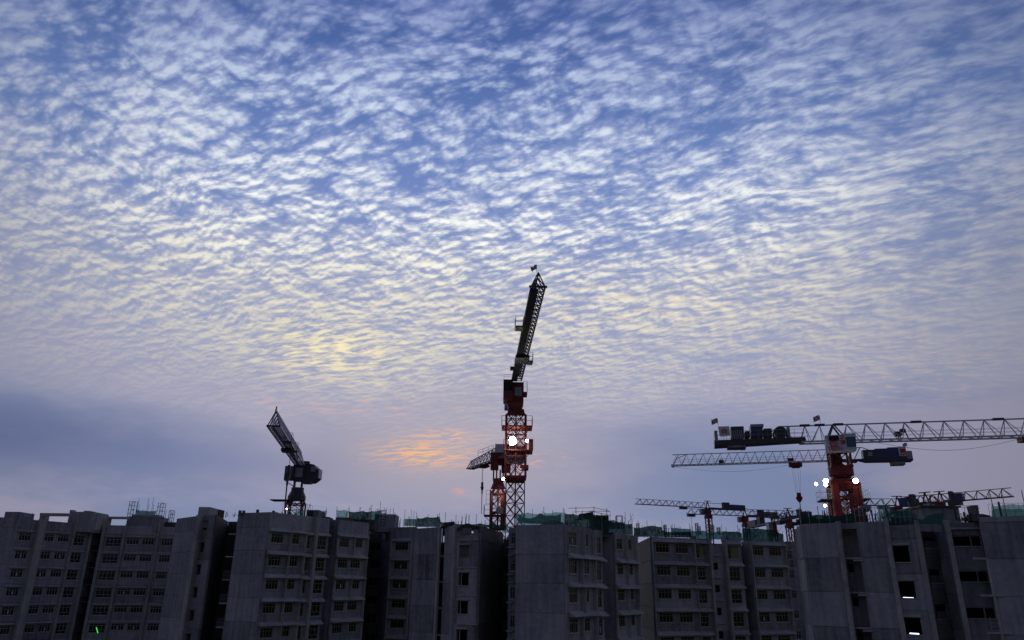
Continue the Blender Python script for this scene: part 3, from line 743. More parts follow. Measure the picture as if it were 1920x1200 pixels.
# ------------------------------------------------------------------ lit tubes inside
def tube(px0, px1, py, d, mt, label, slope=0, nm='fluorescent_lamp'):
    a, c = at(px0, py, d), at(px1, py+slope, d)
    t_ = thing(nm, label, 'lamp', a)
    pl_ = bpy.data.lights.new('tube_light', 'POINT'); pl_.energy = 3.5; pl_.color = (.7, .8, 1); pl_.shadow_soft_size = .3
    po_ = bpy.data.objects.new('tube_light', pl_); COL.objects.link(po_); po_.parent = t_; po_.location = (c-a)/2+Vector((0, .5, .3))
    MB().bar(a, c, .045, 8).build('tube', mt, t_)
    n_ = (c-a).normalized(); up = Vector((0, .07, 0))
    MB().bar(a+up, c+up, .05, 4).build('batten', 'galv', t_)
tube(1694, 1713, 1120.5, 65.2, 'tube', 'white fluorescent tube glowing in the middle square opening of the nearest block', .8)
tube(1706, 1723, 1187.5, 65.0, 'tube', 'white fluorescent tube glowing in the lowest square opening of the nearest block', 1)
a, c = at(180.5, 1176, 133.6), at(183.5, 1187, 133.6)
t_ = thing('light_stick', 'green light strip glowing at a lower window of the far left block', 'lamp', a)
MB().bar(a, c, .07, 6).build('tube', 'green', t_); MB().bar(a+Vector((0, .12, 0)), c+Vector((0, .12, 0)), .06, 4).build('batten', 'steel', t_)

# ------------------------------------------------------------------ tower cranes
def lbuild(b, name, mt, parent): return b.build(name, mt, parent, origin=(0, 0, 0))
def linst(name, me, parent, loc=(0, 0, 0), rz=0., rot=None):
    o = bpy.data.objects.new(name, me); COL.objects.link(o); o.parent = parent; o.location = loc; o.rotation_euler = rot or (0, 0, rz); return o
def ring_pts(w_, yaw): 
    return [Vector((math.cos(yaw+math.pi/4+i*math.pi/2), math.sin(yaw+math.pi/4+i*math.pi/2), 0))*(w_/math.sqrt(2)) for i in range(4)]
def mast_mesh(w_, h, yaw, mt, r=.085, lr=.04, xb=True):
    def make():
        b = MB(); c = ring_pts(w_, yaw); Z = Vector((0, 0, 1))
        for i in range(4):
            p, q_ = c[i], c[(i+1) % 4]
            b.bar(p, p+Z*h, r); b.bar(p+Z*.05, q_+Z*.05, lr); m_ = (p+q_)/2
            if xb:
                b.bar(p+Z*.05, q_+Z*h*.5, lr); b.bar(q_+Z*.05, p+Z*h*.5, lr)
                b.bar(p+Z*h*.5, q_+Z*h*.5, lr*.8); b.bar(p+Z*h*.5, q_+Z*h, lr); b.bar(q_+Z*h*.5, p+Z*h, lr)
            else:
                b.bar(p, q_+Z*h*.5, lr); b.bar(q_+Z*h*.5, p+Z*h, lr)
        return b.mesh('mast_section', mt)
    return cached(('mast', w_, h, yaw, mt, r, lr, xb), make)
def jib_mesh(L, w_, h, bay, mt, rb=.10, rt=.085, lr=.045, walk=True, rails=False, w2=None, h2=None):
    def make():
        b = MB(); n_ = max(1, round(L/bay)); B_ = L/n_; W2 = w2 or w_; H2 = h2 or h
        wd = lambda s_: w_+(W2-w_)*s_/L
        hg = lambda s_: h+(H2-h)*s_/L
        for sg in (-1, 1):
            b.bar((0, sg*wd(0)/2, 0), (L, sg*wd(L)/2, 0), rb)
            for i in range(n_):
                s0, s1, st = i*B_, (i+1)*B_, (i+.3)*B_
                b.bar((s0, sg*wd(s0)/2, 0), (st, 0, hg(st)), lr); b.bar((st, 0, hg(st)), (s1, sg*wd(s1)/2, 0), lr)
        b.bar((0, 0, h), (L, 0, H2), rt)
        for i in range(n_+1): b.bar((i*B_, -wd(i*B_)/2, 0), (i*B_, wd(i*B_)/2, 0), lr)
        for i in range(n_): b.bar((i*B_, -wd(0)/2, 0), ((i+1)*B_, wd(0)/2, 0), lr*.8)
        if rails:
            for z in (h*.3, h*.5): b.bar((0, -.25, z), (L, -.25, z), .018); b.bar((0, .3, z), (L, .3, z), .018)
        return b.mesh('jib_section', mt)
    return cached(('jib', q(L), w_, h, bay, mt, rb, lr, walk, rails, w2, h2), make)
def railing(b, pts, h=1.05, r=.022, post=1.):
    for p, q_ in zip(pts, pts[1:]):
        p, q_ = Vector(p), Vector(q_); n_ = max(1, round((q_-p).length/post)); Z = Vector((0, 0, 1))
        for i in range(n_+1): s_ = p.lerp(q_, i/n_); b.bar(s_, s_+Z*h, r)
        for k in (.5, 1.): b.bar(p+Z*h*k, q_+Z*h*k, r)
def platform(root, z, x0, x1, y0, y1, mt='deck', rails='xXyY', rmt='dred', name='platform', brace=True):
    b = MB().box((x0, y0, z-.12), (x1, y1, z)); o = lbuild(b, name, mt, root)
    r_ = MB()
    if 'x' in rails: railing(r_, [(x0, y0, z), (x0, y1, z)])
    if 'X' in rails: railing(r_, [(x1, y0, z), (x1, y1, z)])
    if 'y' in rails: railing(r_, [(x0, y0, z), (x1, y0, z)])
    if 'Y' in rails: railing(r_, [(x0, y1, z), (x1, y1, z)])
    if r_.v: lbuild(r_, 'railing', rmt, o)
    return o
def cyl(b, p, q_, r, n=16): return b.bar(p, q_, r, n)
def flag(root, p, hgt=1.3, w_=1.0, sgn=1, wy=0., fh=.62):
    b = MB().bar(p, Vector(p)+Vector((0, 0, hgt)), .025); o = lbuild(b, 'flag_pole', 'galv', root)
    vs, fs, uv = [], [], []; n_ = 8
    for j in range(n_+1):
        for i in range(n_+1):
            u, v = i/n_, j/n_
            vs.append(Vector(p)+Vector((sgn*u*w_*(1 if not wy else .4), wy*u*w_+.09*math.sin(u*9+v*2)*u, hgt-fh*(1-v)*1.0-.12*u+.05*math.sin(u*6))))
    for j in range(n_):
        for i in range(n_): k = j*(n_+1)+i; fs.append((k, k+1, k+n_+2, k+n_+1))
    me = bpy.data.meshes.new('flag'); me.from_pydata(vs, [], fs); ul = me.uv_layers.new(name='UVMap')
    for pl in me.polygons:
        for li in pl.loop_indices:
            vi = me.loops[li].vertex_index; ul.data[li].uv = ((vi % (n_+1))/n_*.999, (vi//(n_+1))/n_*.999)
    me.materials.append(M_['flag']); linst('flag', me, o); return o
def text_mesh(body, size, mt, depth=.015):
    cu = bpy.data.curves.new('t', 'FONT'); cu.body = body; cu.size = size; cu.align_x = 'CENTER'; cu.align_y = 'CENTER'; cu.extrude = depth; cu.resolution_u = 4; cu.offset = .008
    o = bpy.data.objects.new('t', cu); COL.objects.link(o)
    bpy.context.view_layer.update()
    me = bpy.data.meshes.new_from_object(o.evaluated_get(bpy.context.evaluated_depsgraph_get()))
    bpy.data.objects.remove(o); me.materials.clear(); me.materials.append(M_[mt]); return me
def lamp(root, p, aim, r=.3, on=True, box=True, name='floodlight', mt='lamp'):
    """housing and bright glass, aimed along a local direction"""
    p, aim = Vector(p), Vector(aim).normalized()
    b = MB(); b.bar(p-aim*.3, p, r*.55, 12, r2=r*1.08); b.bar(p-aim*.3, p-aim*.3+Vector((0, 0, -.35)), .04)
    o = lbuild(b, name, 'steel', root)
    lbuild(MB().bar(p+aim*.004, p+aim*.03, r, 16), 'lens', mt, o); return o
def point(root, p, e, col=(1, .93, .88), r=.25):
    l = bpy.data.lights.new('floodlight_bulb', 'POINT'); l.energy = e; l.color = col; l.shadow_soft_size = r
    o = bpy.data.objects.new('floodlight_bulb', l); COL.objects.link(o); o.parent = root; o.location = p; return o

def make_crane(label, px, d, yb, tip, group=None, mast_w=1.7, yaw=0., mred='red', jm='white', jw=1.3, jh=1.5, bay=1.9, name='tower_crane', sec=3., top_gap=4.5, mr=.085, lr=.045, jr=.1, rails=False, taper=None, seclen=9.5, xb=True, jl=None):
    base = at(px, yb, d); zj = base.z
    tp = at_z(tip[0], tip[1], zj)
    hd = math.atan2(tp.y-base.y, tp.x-base.x); L = (tp.to_2d()-base.to_2d()).length
    if jl: L = jl
    root = thing(name, label, 'crane', (base.x, base.y, 0), group); root.rotation_euler = (0, 0, hd)
    # mast
    zt = zj-top_gap; n_ = int(zt//sec)
    mm = mast_mesh(mast_w, sec, yaw, mred, mr, lr*.95, xb)
    for i in range(n_+1): linst('mast_section', mm, root, (0, 0, zt-sec*(i+1)) if zt-sec*(i+1) > 0 else (0, 0, 0))
    # jib
    s0 = .7; ns = max(1, round((L-s0)/seclen)); SL = (L-s0)/ns
    for i in range(ns):
        if taper: me = jib_mesh(SL, jw, jh, bay, jm, jr, jr*.85, lr, True, rails, None, taper) if ns == 1 else jib_mesh(SL, jw, jh, bay, jm, jr, jr*.85, lr, True, rails)
        else: me = jib_mesh(SL, jw, jh, bay, jm, jr, jr*.85, lr, True, rails)
        linst('jib_section', me, root, (s0+SL*i, 0, zj))
    return root, zj, L, hd, base, zt
class Fr:   # measuring along a crane's jib plane, in its local frame
    def __init__(s, base, hd): s.A = Vector((base.x, base.y, 0)); s.B = s.A+Vector((math.cos(hd), math.sin(hd), 0))
    def __call__(s, px, py, off=0.):
        u = (s.B-s.A); n_ = Vector((-u.y, u.x, 0)); A, B = s.A+n_*off, s.B+n_*off
        return on_wall(px, py, A, B)

# ===== F crane: big flat-top crane on the right, jib running out of the picture
K, zj, L, hd, base, zt = make_crane('large tower crane with white sign-bearing cab, jib running out of frame at right', 1569, 85, 828.5, (1920, 818.6), mast_w=1.9, jw=1.5, jh=2.0, bay=1.88, rails=True, jl=42, top_gap=5.6, jr=.12, lr=.05)
fr = Fr(base, hd)
P_ = lambda px, py, off=0.: fr(px, py, off)
# node plates on the top chord
for px in (1508, 1536, 1571, 1717, 1871):
    s_, z_ = P_(px, 793 if px < 1600 else 793-(px-1600)*.031)
    lbuild(MB().box((s_-.55, -.2, zj+1.93), (s_+.55, .2, zj+2.16)), 'node_plate', 'steel', K)
# rear jib piece between counter-jib and mast
s1, _ = P_(1459, 793); s2, _ = P_(1500, 829)
b = MB(); b.bar((s1, 0, zj+2), (.7, 0, zj+2), .1)
for a_, c_ in ((1508, 1500), (1508, 1520), (1536, 1522), (1536, 1545)):
    for sg in (-1, 1): b.bar((P_(a_, 793)[0], 0, zj+2), (P_(c_, 829)[0], sg*.75, zj), .05)
for sg in (-1, 1): b.bar((s2, sg*.75, zj), (.7, sg*.75, zj), .13)
b.bar((s1, 0, zj+2), (P_(1438, 806)[0], 0, zj+1.1), .09); b.bar((s1, 0, zj+2), (P_(1492, 820)[0], .3, zj+.3), .07)
lbuild(b, 'jib_root_frame', 'white', K)
b = MB()
for sg in (-1, 1):
    b.bar((-.2, sg*.4, zj+2.0), (-1.1, sg*.8, zj), .11); b.bar((-.2, sg*.4, zj+2.0), (1.0, sg*.8, zj+.1), .11)
lbuild(b, 'a_frame', 'steel', K)
# counter-jib
cl, _ = P_(1339, 830); cr_, _ = P_(1508, 830)
b = MB(); b.hexa([(cl, -1.1, zj-.25), (cr_+.1, -1.1, zj+.12), (cr_+.1, 1.1, zj+.12), (cl, 1.1, zj-.25), (cl, -1.1, zj+.42), (cr_, -1.1, zj+.5), (cr_, 1.1, zj+.5), (cl, 1.1, zj+.42)])
cj = lbuild(b, 'counter_jib_deck', 'steel', K)
b = MB(); railing(b, [(cl+.1, -1.05, zj+.45), (cr_-.1, -1.05, zj+.45)], 1.0); railing(b, [(cl+.1, 1.05, zj+.45), (cr_+1.5, 1.05, zj+.45)], 1.0, post=1.5); lbuild(b, 'railing', 'galv', cj)
def kbox(px0, px1, y0, y1, o0, o1, nm, mt, par=None):
    a_, za = P_(px0, y0); c_, zc = P_(px1, y1)
    return lbuild(MB().box((a_, o0, zc), (c_, o1, za)), nm, mt, par or K)
kbox(1338.5, 1346, 811, 831, -1.2, 1.2, 'end_weight', 'galv')
sgn = kbox(1346.5, 1368, 803.5, 820, -1.22, -1.16, 'sign_board', 'cab')
def emblem(par, s_, y_, z_, k=1.):
    b = MB(); Y = -.02
    b.prism([(s_-.5*k, y_, z_-.05*k), (s_+.5*k, y_, z_-.05*k), (s_+.5*k, y_, z_+.2*k), (s_, y_, z_+.42*k), (s_-.5*k, y_, z_+.2*k)], (0, Y, 0))
    b.box((s_-.5*k, y_, z_-.4*k), (s_+.5*k, y_+Y, z_-.05*k-.002)); o = lbuild(b, 'emblem', 'sred', par)
    b = MB(); y2 = y_+Y-.002
    for x0, z0, x1, z1 in ((-.36, .12, .3, .06), (-.36, .12, -.30, -.12), (-.36, -.06, .05, -.12), (0., -.06, .05, -.3), (-.36, -.24, .05, -.3), (.2, -.02, .26, -.3), (.36, .02, .42, -.3)):
        b.box((s_+x0*k, y2, z_+z0*k), (s_+x1*k, y2-.01, z_+z1*k))
    lbuild(b, 'emblem_mark', 'cab', par); return o
a_, za = P_(1357, 808.5); emblem(sgn, a_, -1.222, zj+1.45, .68)
tm = text_mesh('SANTI', .40, 'sred'); linst('lettering', tm, sgn, (a_, -1.24, zj+.86), rot=(math.pi/2, 0, 0))
kbox(1369, 1395, 803, 821, -1.0, 1.0, 'ballast_block', 'steel')
for i in range(7): a_, _ = P_(1371+i*3.7, 812); lbuild(MB().box((a_-.05, -1.06, zj+.5), (a_+.05, -1.004, zj+1.55)), 'rib', 'galv', cj)
kbox(1406, 1430, 800, 821, -.9, .9, 'electric_cabinet', 'blue'); kbox(1405.5, 1430.5, 798.5, 802.5, -.95, .95, 'cabinet_lid', 'galv')
kbox(1396, 1405.5, 811, 821, -.9, .9, 'ballast_block', 'steel')
kbox(1430.5, 1447, 806, 821, -.8, .8, 'winch_motor', 'steel')
a_, za = P_(1461.5, 809.5); b = MB(); cyl(b, (a_, -.8, zj+1.15), (a_, .8, zj+1.15), .62, 20)
for y_ in (-.85, .85): cyl(b, (a_, y_-.04, zj+1.15), (a_, y_+.04, zj+1.15), .74, 20)
lbuild(b, 'winch_drum', 'steel', K)
kbox(1473.5, 1481, 802, 820, -.7, .7, 'control_cabinet', 'galv')
kbox(1363, 1398, 832.5, 841, -.9, .9, 'counterweight', 'conc')
for i in range(3): kbox(1364+i*12, 1374+i*12, 841, 842, -.8, .8, 'counterweight_foot', 'raw')
s_, _ = P_(1346, 803); flag(K, (s_, -1.1, zj+1.6), 1.45, .75, -1)
s_, _ = P_(1538, 790); flag(K, (s_, 0, zj+2.1), 1.1, .75, -1)
# jib winch and cable, trolley at the frame edge
a_, _ = P_(1690, 815); b = MB(); b.box((a_-.7, -.25, zj+.45), (a_-.1, .3, zj+.95)); b.box((a_-.1, -.2, zj+.9), (a_+.5, .2, zj+1.25)); b.bar((a_-.6, 0, zj+.1), (a_+.5, 0, zj+1.0), .08); b.bar((a_+.7, 0, zj+.1), (a_+.3, 0, zj+1.5), .08); lbuild(b, 'jib_winch', 'steel', K)
a0_, _ = P_(1640, 830); a1_, _ = P_(1918, 820); b = MB(); n_ = 14
pts = [Vector((a0_+(a1_-a0_)*i/n_, 0, zj-.15-1.15*math.sin(math.pi*min(1, i/n_)))) for i in range(n_+1)]; b.path(pts, .022); lbuild(b, 'trolley_rope', 'steel', K)
a_, _ = P_(1921, 824); lbuild(MB().box((a_-.5, -.7, zj-.6), (a_+1.4, .7, zj-.14)), 'trolley', 'dred', K)
# head, cab and slewing ring
a0_, z0_ = P_(1544, 849); a1_, z1_ = P_(1587, 870)
b = MB(); c = [(-1.05, -1.0), (1.05, -1.0), (1.05, 1.0), (-1.05, 1.0)]
for i in range(4):
    p, q_ = c[i], c[(i+1) % 4]; b.bar((*p, zj-2.9), (*p, zj+.1), .14); b.bar((*p, zj-2.9), (*q_, zj-1.2), .08); b.bar((*q_, zj-2.9), (*p, zj-1.2), .08); b.bar((*p, zj-1.2), (*q_, zj-1.2), .1); b.bar((*p, zj), (*q_, zj), .1)
b.box((-.85, .2, zj-2.7), (.3, .8, zj-1.4))
lbuild(b, 'tower_head', 'red', K)
b = MB(); cyl(b, (0, 0, zj-3.9), (0, 0, zj-3.0), 1.35, 20); cyl(b, (0, 0, zj-4.15), (0, 0, zj-3.9), 1.05, 16); b.box((-1.2, -1.2, zj-3.05), (1.2, 1.2, zj-2.85)); lbuild(b, 'slewing_ring', 'red', K)
cx0, cz0 = P_(1550, 848, -1.9); cx1, cz1 = P_(1576, 815, -1.9); cx2, _ = P_(1604, 832, -1.9)
cabo = lbuild(MB().hexa([(cx0+.5, -2.3, cz0), (cx2-.15, -2.5, cz0), (cx2-.15, -1.2, cz0), (cx0, -1.2, cz0), (cx0, -2.3, cz1-.1), (cx2, -2.5, cz1-.05), (cx2, -1.2, cz1-.05), (cx0, -1.2, cz1-.1)]), 'cab', 'cab', K)
lbuild(MB().hexa([(cx1+.05, -2.56, cz0+.02), (cx2-.12, -2.6, cz0+.02), (cx2-.12, -2.52, cz0+.02), (cx1+.05, -2.45, cz0+.02), (cx1-.05, -2.56, cz1+.02), (cx2+.02, -2.6, cz1-.03), (cx2+.02, -2.52, cz1-.03), (cx1-.05, -2.45, cz1+.02)]), 'front_panel', 'cab', cabo)
wx0, wz0 = P_(1590, 844, -2.55); wx1, wz1 = P_(1602, 820, -2.55)
lbuild(MB().box((wx0, -2.64, wz0+.45), (wx1, -2.605, wz1)), 'cab_window', 'cabglass', cabo)
b = MB()
for x in (wx0, wx1): b.box((x-.04, -2.67, wz0+.4), (x+.04, -2.6, wz1+.05))
for z in (wz0+.42, wz1): b.box((wx0, -2.672, z-.04), (wx1, -2.6, z+.04))
lbuild(b, 'window_frame', 'steel', cabo)
lbuild(MB().box((cx0+.35, -2.44, cz1-.75), (cx1-.35, -2.36, cz1-.2)), 'side_window', 'glass', cabo)
ex = (P_(1564, 838, -2.4)[0]); emblem(cabo, ex, -2.47, cz0+.88, .82)
linst('lettering', text_mesh('SANTI', .52, 'sred'), cabo, (ex+.05, -2.55, cz0+.28), rot=(math.pi/2, 0, 0))
ex2 = (P_(1581.5, 838, -2.6)[0])
for ch, z in (('三', cz0+1.55), ('德', cz0+.95)): linst('lettering', text_mesh(ch, .55, 'sred'), cabo, (ex2, -2.62, z), rot=(math.pi/2, 0, 0))
# climbing frame round the mast
b = MB(); W3 = 1.45; ztop = zj-4.3; zbot = zj-12.5
for sx_ in (-1, 1):
    for sy_ in (-1, 1):
        x, y = sx_*W3, sy_*W3
        b.box((x-.14, y-.14, zbot), (x+.14, y+.14, ztop-.6)); b.bar((x, y, ztop-.6), (x*.7, y*.7, ztop), .16)
        b.box((x-sx_*.72, y-.05, zbot+.3), (x, y+.05, ztop-.5)); b.box((x-.05, y-sy_*.7, zbot+.3), (x+.05, y, ztop-.5))
for z in range(7):
    for a_ in (-1, 1): b.bar((-.75, a_*W3, zbot+z*1.1), (.75, a_*W3, zbot+z*1.1+1.1), .05); b.bar((.75, a_*W3, zbot+z*1.1), (-.75, a_*W3, zbot+z*1.1+1.1), .05)
for z in (zbot, zbot+2, zbot+4, zbot+6, ztop-.7):
    for a_ in (-1, 1): b.box((-W3, a_*W3-.06, z), (W3, a_*W3+.06, z+.22)); b.box((a_*W3-.06, -W3, z), (a_*W3+.06, W3, z+.22))
b.box((-1.3, -1.35, ztop-1.2), (1.3, 1.35, ztop-.1))
for z in (zbot+.2, zbot+2.2, zbot+4.2):
    for a_ in (-1, 1): b.bar((-W3+.5, a_*W3, z), (W3-.5, a_*W3, z+1.8), .06); b.bar((W3-.5, a_*W3, z), (-W3+.5, a_*W3, z+1.8), .06)
lbuild(b, 'climbing_frame', 'red', K)
zp = zj-6.6
platform(K, zp, -2.75, -1.5, -1.6, 1.6, rmt='galv'); platform(K, zp, 1.5, 2.35, -1.6, 1.6, rmt='galv')
b = MB(); b.bar((-2.7, -1.2, zp-.1), (-1.55, -1.2, zp-1.2), .05); b.bar((2.3, -1.2, zp-.1), (1.55, -1.2, zp-1.2), .05); lbuild(b, 'platform_brace', 'dred', K)
for xs in (-2.3, 1.75):
    b = MB()
    for i in range(4): b.bar((xs, -1.2, zp-.7-i*.75), (xs+.65, -1.2, zp-.7-i*.75), .022)
    for x in (xs, xs+.65): b.bar((x, -1.2, zp-.1), (x, -1.2, zp-3.2), .022)
    lbuild(b, 'ladder_cage', 'dred', K)
def aim(K_hd, v):   # world direction into the crane's frame
    return Matrix.Rotation(-K_hd, 3, 'Z') @ Vector(v)
tocam = (-.40, -.9, -.12)
for (px, py, r_) in ((1548, 902.5, .26), (1547.5, 909, .19), (1604, 902, .27)):
    s_, z_ = P_(px, py, -1.6); lamp(K, (s_, -1.75, z_), aim(hd, tocam), r_)
s_, z_ = P_(1530, 907.5, -1.6); lamp(K, (s_, -1.7, z_), aim(hd, (-.75, -.45, -.5)), .17)
s_, z_ = P_(1547, 948, -1.6); lamp(K, (s_, -1.7, z_), aim(hd, (-.2, -.7, -.7)), .15)
for p_, e_ in (((-2.1, -2.4, zp+.9), 26), ((2.3, -2.4, zp+.9), 20), ((-1.8, -2.0, zp-2.2), 9), ((-.2, -.2, zp-1), 12)): point(K, p_, e_)

# ===== R2: crane behind, jib to the left
K, zj, L, hd, base, zt = make_crane('tower crane behind the large right one, jib pointing left with red trolley', 1566, 130, 864, (1262, 873), mast_w=1.9, jw=1.4, jh=2.0, bay=1.62, jr=.11, lr=.045, rails=True, seclen=10)
fr = Fr(base, hd)
# remove nothing: tip piece
b = MB(); 
for sg in (-1, 1): b.bar((L, sg*.7, 0+zj), (L-.6, 0, zj+1.2), .06)
b.bar((L-.6, 0, zj+1.2), (L-2.6, 0, zj+2.0), .08); b.bar((L-.6, 0, zj+1.2), (L-.6, 0, zj+2.1), .05); b.box((L-.2, -.75, zj-.25), (L+.3, .75, zj+.12)); lbuild(b, 'jib_tip', 'white', K)
a_, _ = fr(1491, 870); b = MB(); b.box((a_-1.1, -.7, zj-.85), (a_+1.1, .7, zj-.15)); b.box((a_-.7, -.5, zj-1.05), (a_+.6, .5, zj-.85)); b.box((a_+.2, -.3, zj+.1), (a_+1.2, .3, zj+.7)); tr = lbuild(b, 'trolley', 'red', K)
b = MB()
a2, z2 = fr(1496.5, 924)
for ds in (-.75, -.35, .3, .7): b.bar((a_+ds, 0, zj-1), (a_+ds*.5, 0, z2), .02)
lbuild(b, 'hoist_rope', 'steel', tr)
b = MB(); a2 = a_; b.box((a2-.35, -.2, z2-.7), (a2+.35, .2, z2)); b.hexa([(a2-.2, -.2, z2-1.6), (a2+.2, -.2, z2-1.6), (a2+.2, .2, z2-1.6), (a2-.2, .2, z2-1.6), (a2-.6, -.25, z2-.9), (a2+.6, -.25, z2-.9), (a2+.6, .25, z2-.9), (a2-.6, .25, z2-.9)]); b.box((a2-.5, -.22, z2-.95), (a2+.5, .22, z2-.65))
b.bar((a2, 0, z2-1.6), (a2, 0, z2-3.3), .1); lbuild(b, 'hook_block', 'red', tr)
a_, _ = fr(1352, 866); b = MB(); b.box((a_-.5, -.3, zj+.15), (a_+.4, .3, zj+.75)); b.bar((a_, 0, zj), (a_, 0, zj+1.1), .08); lbuild(b, 'jib_winch', 'steel', K)
b = MB(); n_ = 12; s_a, s_b = fr(1500, 870)[0], L
b.path([Vector((s_a+(s_b-s_a)*i/n_, 0, zj-.2-1.2*math.sin(math.pi*i/n_))) for i in range(n_+1)], .022); lbuild(b, 'trolley_rope', 'steel', K)
e0, _ = fr(1708, 855); e1, _ = fr(1606, 862)
b = MB(); b.hexa([(e0, -1.1, zj-.5), (e1-1.5, -1.1, zj-.4), (e1-1.5, 1.1, zj-.4), (e0, 1.1, zj-.5), (e0, -1.1, zj+.1), (e1, -1.1, zj+.05), (e1, 1.1, zj+.05), (e0, 1.1, zj+.1)])
b.hexa([(e1, -1.0, zj-.4), (-.5, -.8, zj-.1), (-.5, .8, zj-.1), (e1, 1.0, zj-.4), (e1, -1., zj+.05), (-.5, -.8, zj+.2), (-.5, .8, zj+.2), (e1, 1., zj+.05)])
cj = lbuild(b, 'counter_jib_deck', 'steel', K)
def k2(px0, px1, h0, h1, o, nm, mt): 
    a_, _ = fr(px0, 855); c_, _ = fr(px1, 855); return lbuild(MB().box((a_, -o, zj+h0), (c_, o, zj+h1)), nm, mt, K)
k2(1617, 1640, .1, 1.6, .9, 'electric_cabinet', 'steel'); k2(1640, 1664, .1, 1.75, .9, 'machinery_housing', 'blue'); k2(1664, 1683, .1, 1.9, .95, 'machinery_housing', 'blue')
k2(1698, 1708, -.2, 1.15, 1.15, 'end_weight', 'galv'); k2(1668, 1693, -1.1, -.5, .9, 'counterweight', 'conc')
sb = k2(1683.5, 1697.5, .3, 1.9, 1.2, 'sign_board', 'cab')
a_, _ = fr(1690.5, 850); b = MB(); b.box((a_-.45, 1.2, zj+.85), (a_+.45, 1.24, zj+1.55)); lbuild(b, 'emblem', 'sred', sb)
linst('lettering', text_mesh('SANTI', .42, 'sred'), sb, (a_, 1.23, zj+.55), rot=(math.pi/2, 0, math.pi))
k2(1626, 1634, .5, 1.2, 1.0, 'access_panel', 'galv')
b = MB(); b.bar((-.5, 0, zj+2), (fr(1615, 838)[0], 0, zj+2.2), .09); b.bar((fr(1615, 838)[0], 0, zj+2.2), (fr(1634, 842)[0], 0, zj+1.5), .08); b.bar((fr(1600, 860)[0], .7, zj), (fr(1612, 838)[0], 0, zj+2.2), .08)
lbuild(b, 'counter_jib_stay', 'steel', K)
s_, _ = fr(1700, 845); flag(K, (s_, .9, zj+1.2), 1.4, .7, 1)
b = MB(); b.box((-1, -1, zj-3.4), (1, 1, zj-.2)); lbuild(b, 'tower_head', 'dred', K)
b = MB(); cyl(b, (0, 0, zj-4.5), (0, 0, zj-3.3), 1.3, 16); lbuild(b, 'slewing_ring', 'dred', K)

# ===== L: left crane, jib towards the viewer
K, zj, L, hd, base, zt = make_crane('dark tower crane at left, jib slanting towards the viewer with a long hook sling', 563, 115, 873, (513, 799), mast_w=1.95, jw=1.42, jh=1.95, bay=1.35, jr=.13, lr=.07, top_gap=5.2, seclen=8.5, jm='white', yaw=.25)
fr = Fr(base, hd)
ys = aim(hd, (1, 0, 0))     # image-right direction in the crane's frame
b = MB(); b.bar((L, -.8, zj), (L, .8, zj), .14)
for sg in (-1, 1): b.bar((L, sg*.68, zj), (L-.5, 0, zj+1.95), .07)
b.bar((L-.5, 0, zj+1.7), (L-.5, 0, zj+2.3), .035); b.box((L-.54, -.07, zj+2.0), (L-.46, .08, zj+2.45)); lbuild(b, 'jib_tip', 'steel', K)
b = MB(); b.box((1., -.35, zj-.1), (L*.98, .1, zj-.04)); lbuild(b, 'walkway', 'galv', K)
for f_ in (.80, .58):
    platform(K, zj-.7, L*f_-.7, L*f_+.7, .5, 1.5, 'steel', rmt='steel')
tx = L*.50
b = MB(); b.box((tx-1.0, -.9, zj-.45), (tx+1.0, .9, zj-.12)); b.box((tx-.8, .5, zj-.8), (tx+1.6, .9, zj-.3)); b.box((tx-.3, -.3, zj+.05), (tx+.5, .4, zj+1.1)); tr = lbuild(b, 'trolley', 'steel', K)
zb_ = zj-2.3; b = MB()
for dx_ in (-.35, .35): b.bar((tx+dx_, .3, zj-.4), (tx+dx_*.5, .3, zb_), .022)
lbuild(b, 'hoist_rope', 'steel', tr)
b = MB(); b.box((tx-.35, .15, zb_-.35), (tx+.35, .5, zb_+.05)); b.bar((tx, .3, zb_-.3), (tx, .3, zb_-1.0), .16, 8); b.bar((tx, .3, zb_-1.0), (tx, .3, zb_-1.7), .34, 8, r2=.22); b.bar((tx, .3, zb_-1.7), (tx, .3, zb_-2.6), .15, 8)
b.bar((tx, .3, zb_-2.6), (tx-.1, .32, zb_-4.6), .1, 6); b.bar((tx-.1, .32, zb_-4.6), (tx-.25, .35, zb_-6.4), .13, 6, r2=.03); lbuild(b, 'hook_block', 'steel', tr)
def wbox(K, hd, X0, X1, Y0, Y1, z0, z1, nm, mt, par=None):   # box aligned to the picture's right, offsets in metres from the mast
    b = MB(); u, v = aim(hd, (1, 0, 0)), aim(hd, (0, 1, 0)); O = Vector((0, 0, 0))
    b.hexa([u*x+v*y+Vector((0, 0, z)) for z in (z0, z1) for x, y in ((X0, Y0), (X1, Y0), (X1, Y1), (X0, Y1))]); return lbuild(b, nm, mt, par or K)
cb = wbox(K, hd, -1.75, -.5, -1.9, -.3, zj-2.4, zj-.35, 'cab', 'steel'); wbox(K, hd, -1.7, -.55, -1.94, -1.905, zj-1.5, zj-.5, 'cab_window', 'cabglass', cb)
b = MB(); u, v = aim(hd, (1, 0, 0)), aim(hd, (0, 1, 0))
lbuild(MB().box((-1.1, -.9, zj-2.3), (.9, .9, zj-.05)), 'tower_head', 'steel', K)
wbox(K, hd, -.45, .75, -1.05, -.9, zj-1.9, zj-.5, 'access_panel', 'galv')
b = MB(); b.box((-6.0, -.95, zj-.6), (-.8, .95, zj+.1)); lbuild(b, 'counter_jib_deck', 'steel', K)
lbuild(MB().box((-6.6, -1.1, zj-1.7), (-3.6, 1.1, zj+.35)), 'counterweight', 'steel', K)
lbuild(MB().box((-3.6, -.9, zj+.1), (-1.4, .9, zj+.95)), 'machinery_housing', 'steel', K)
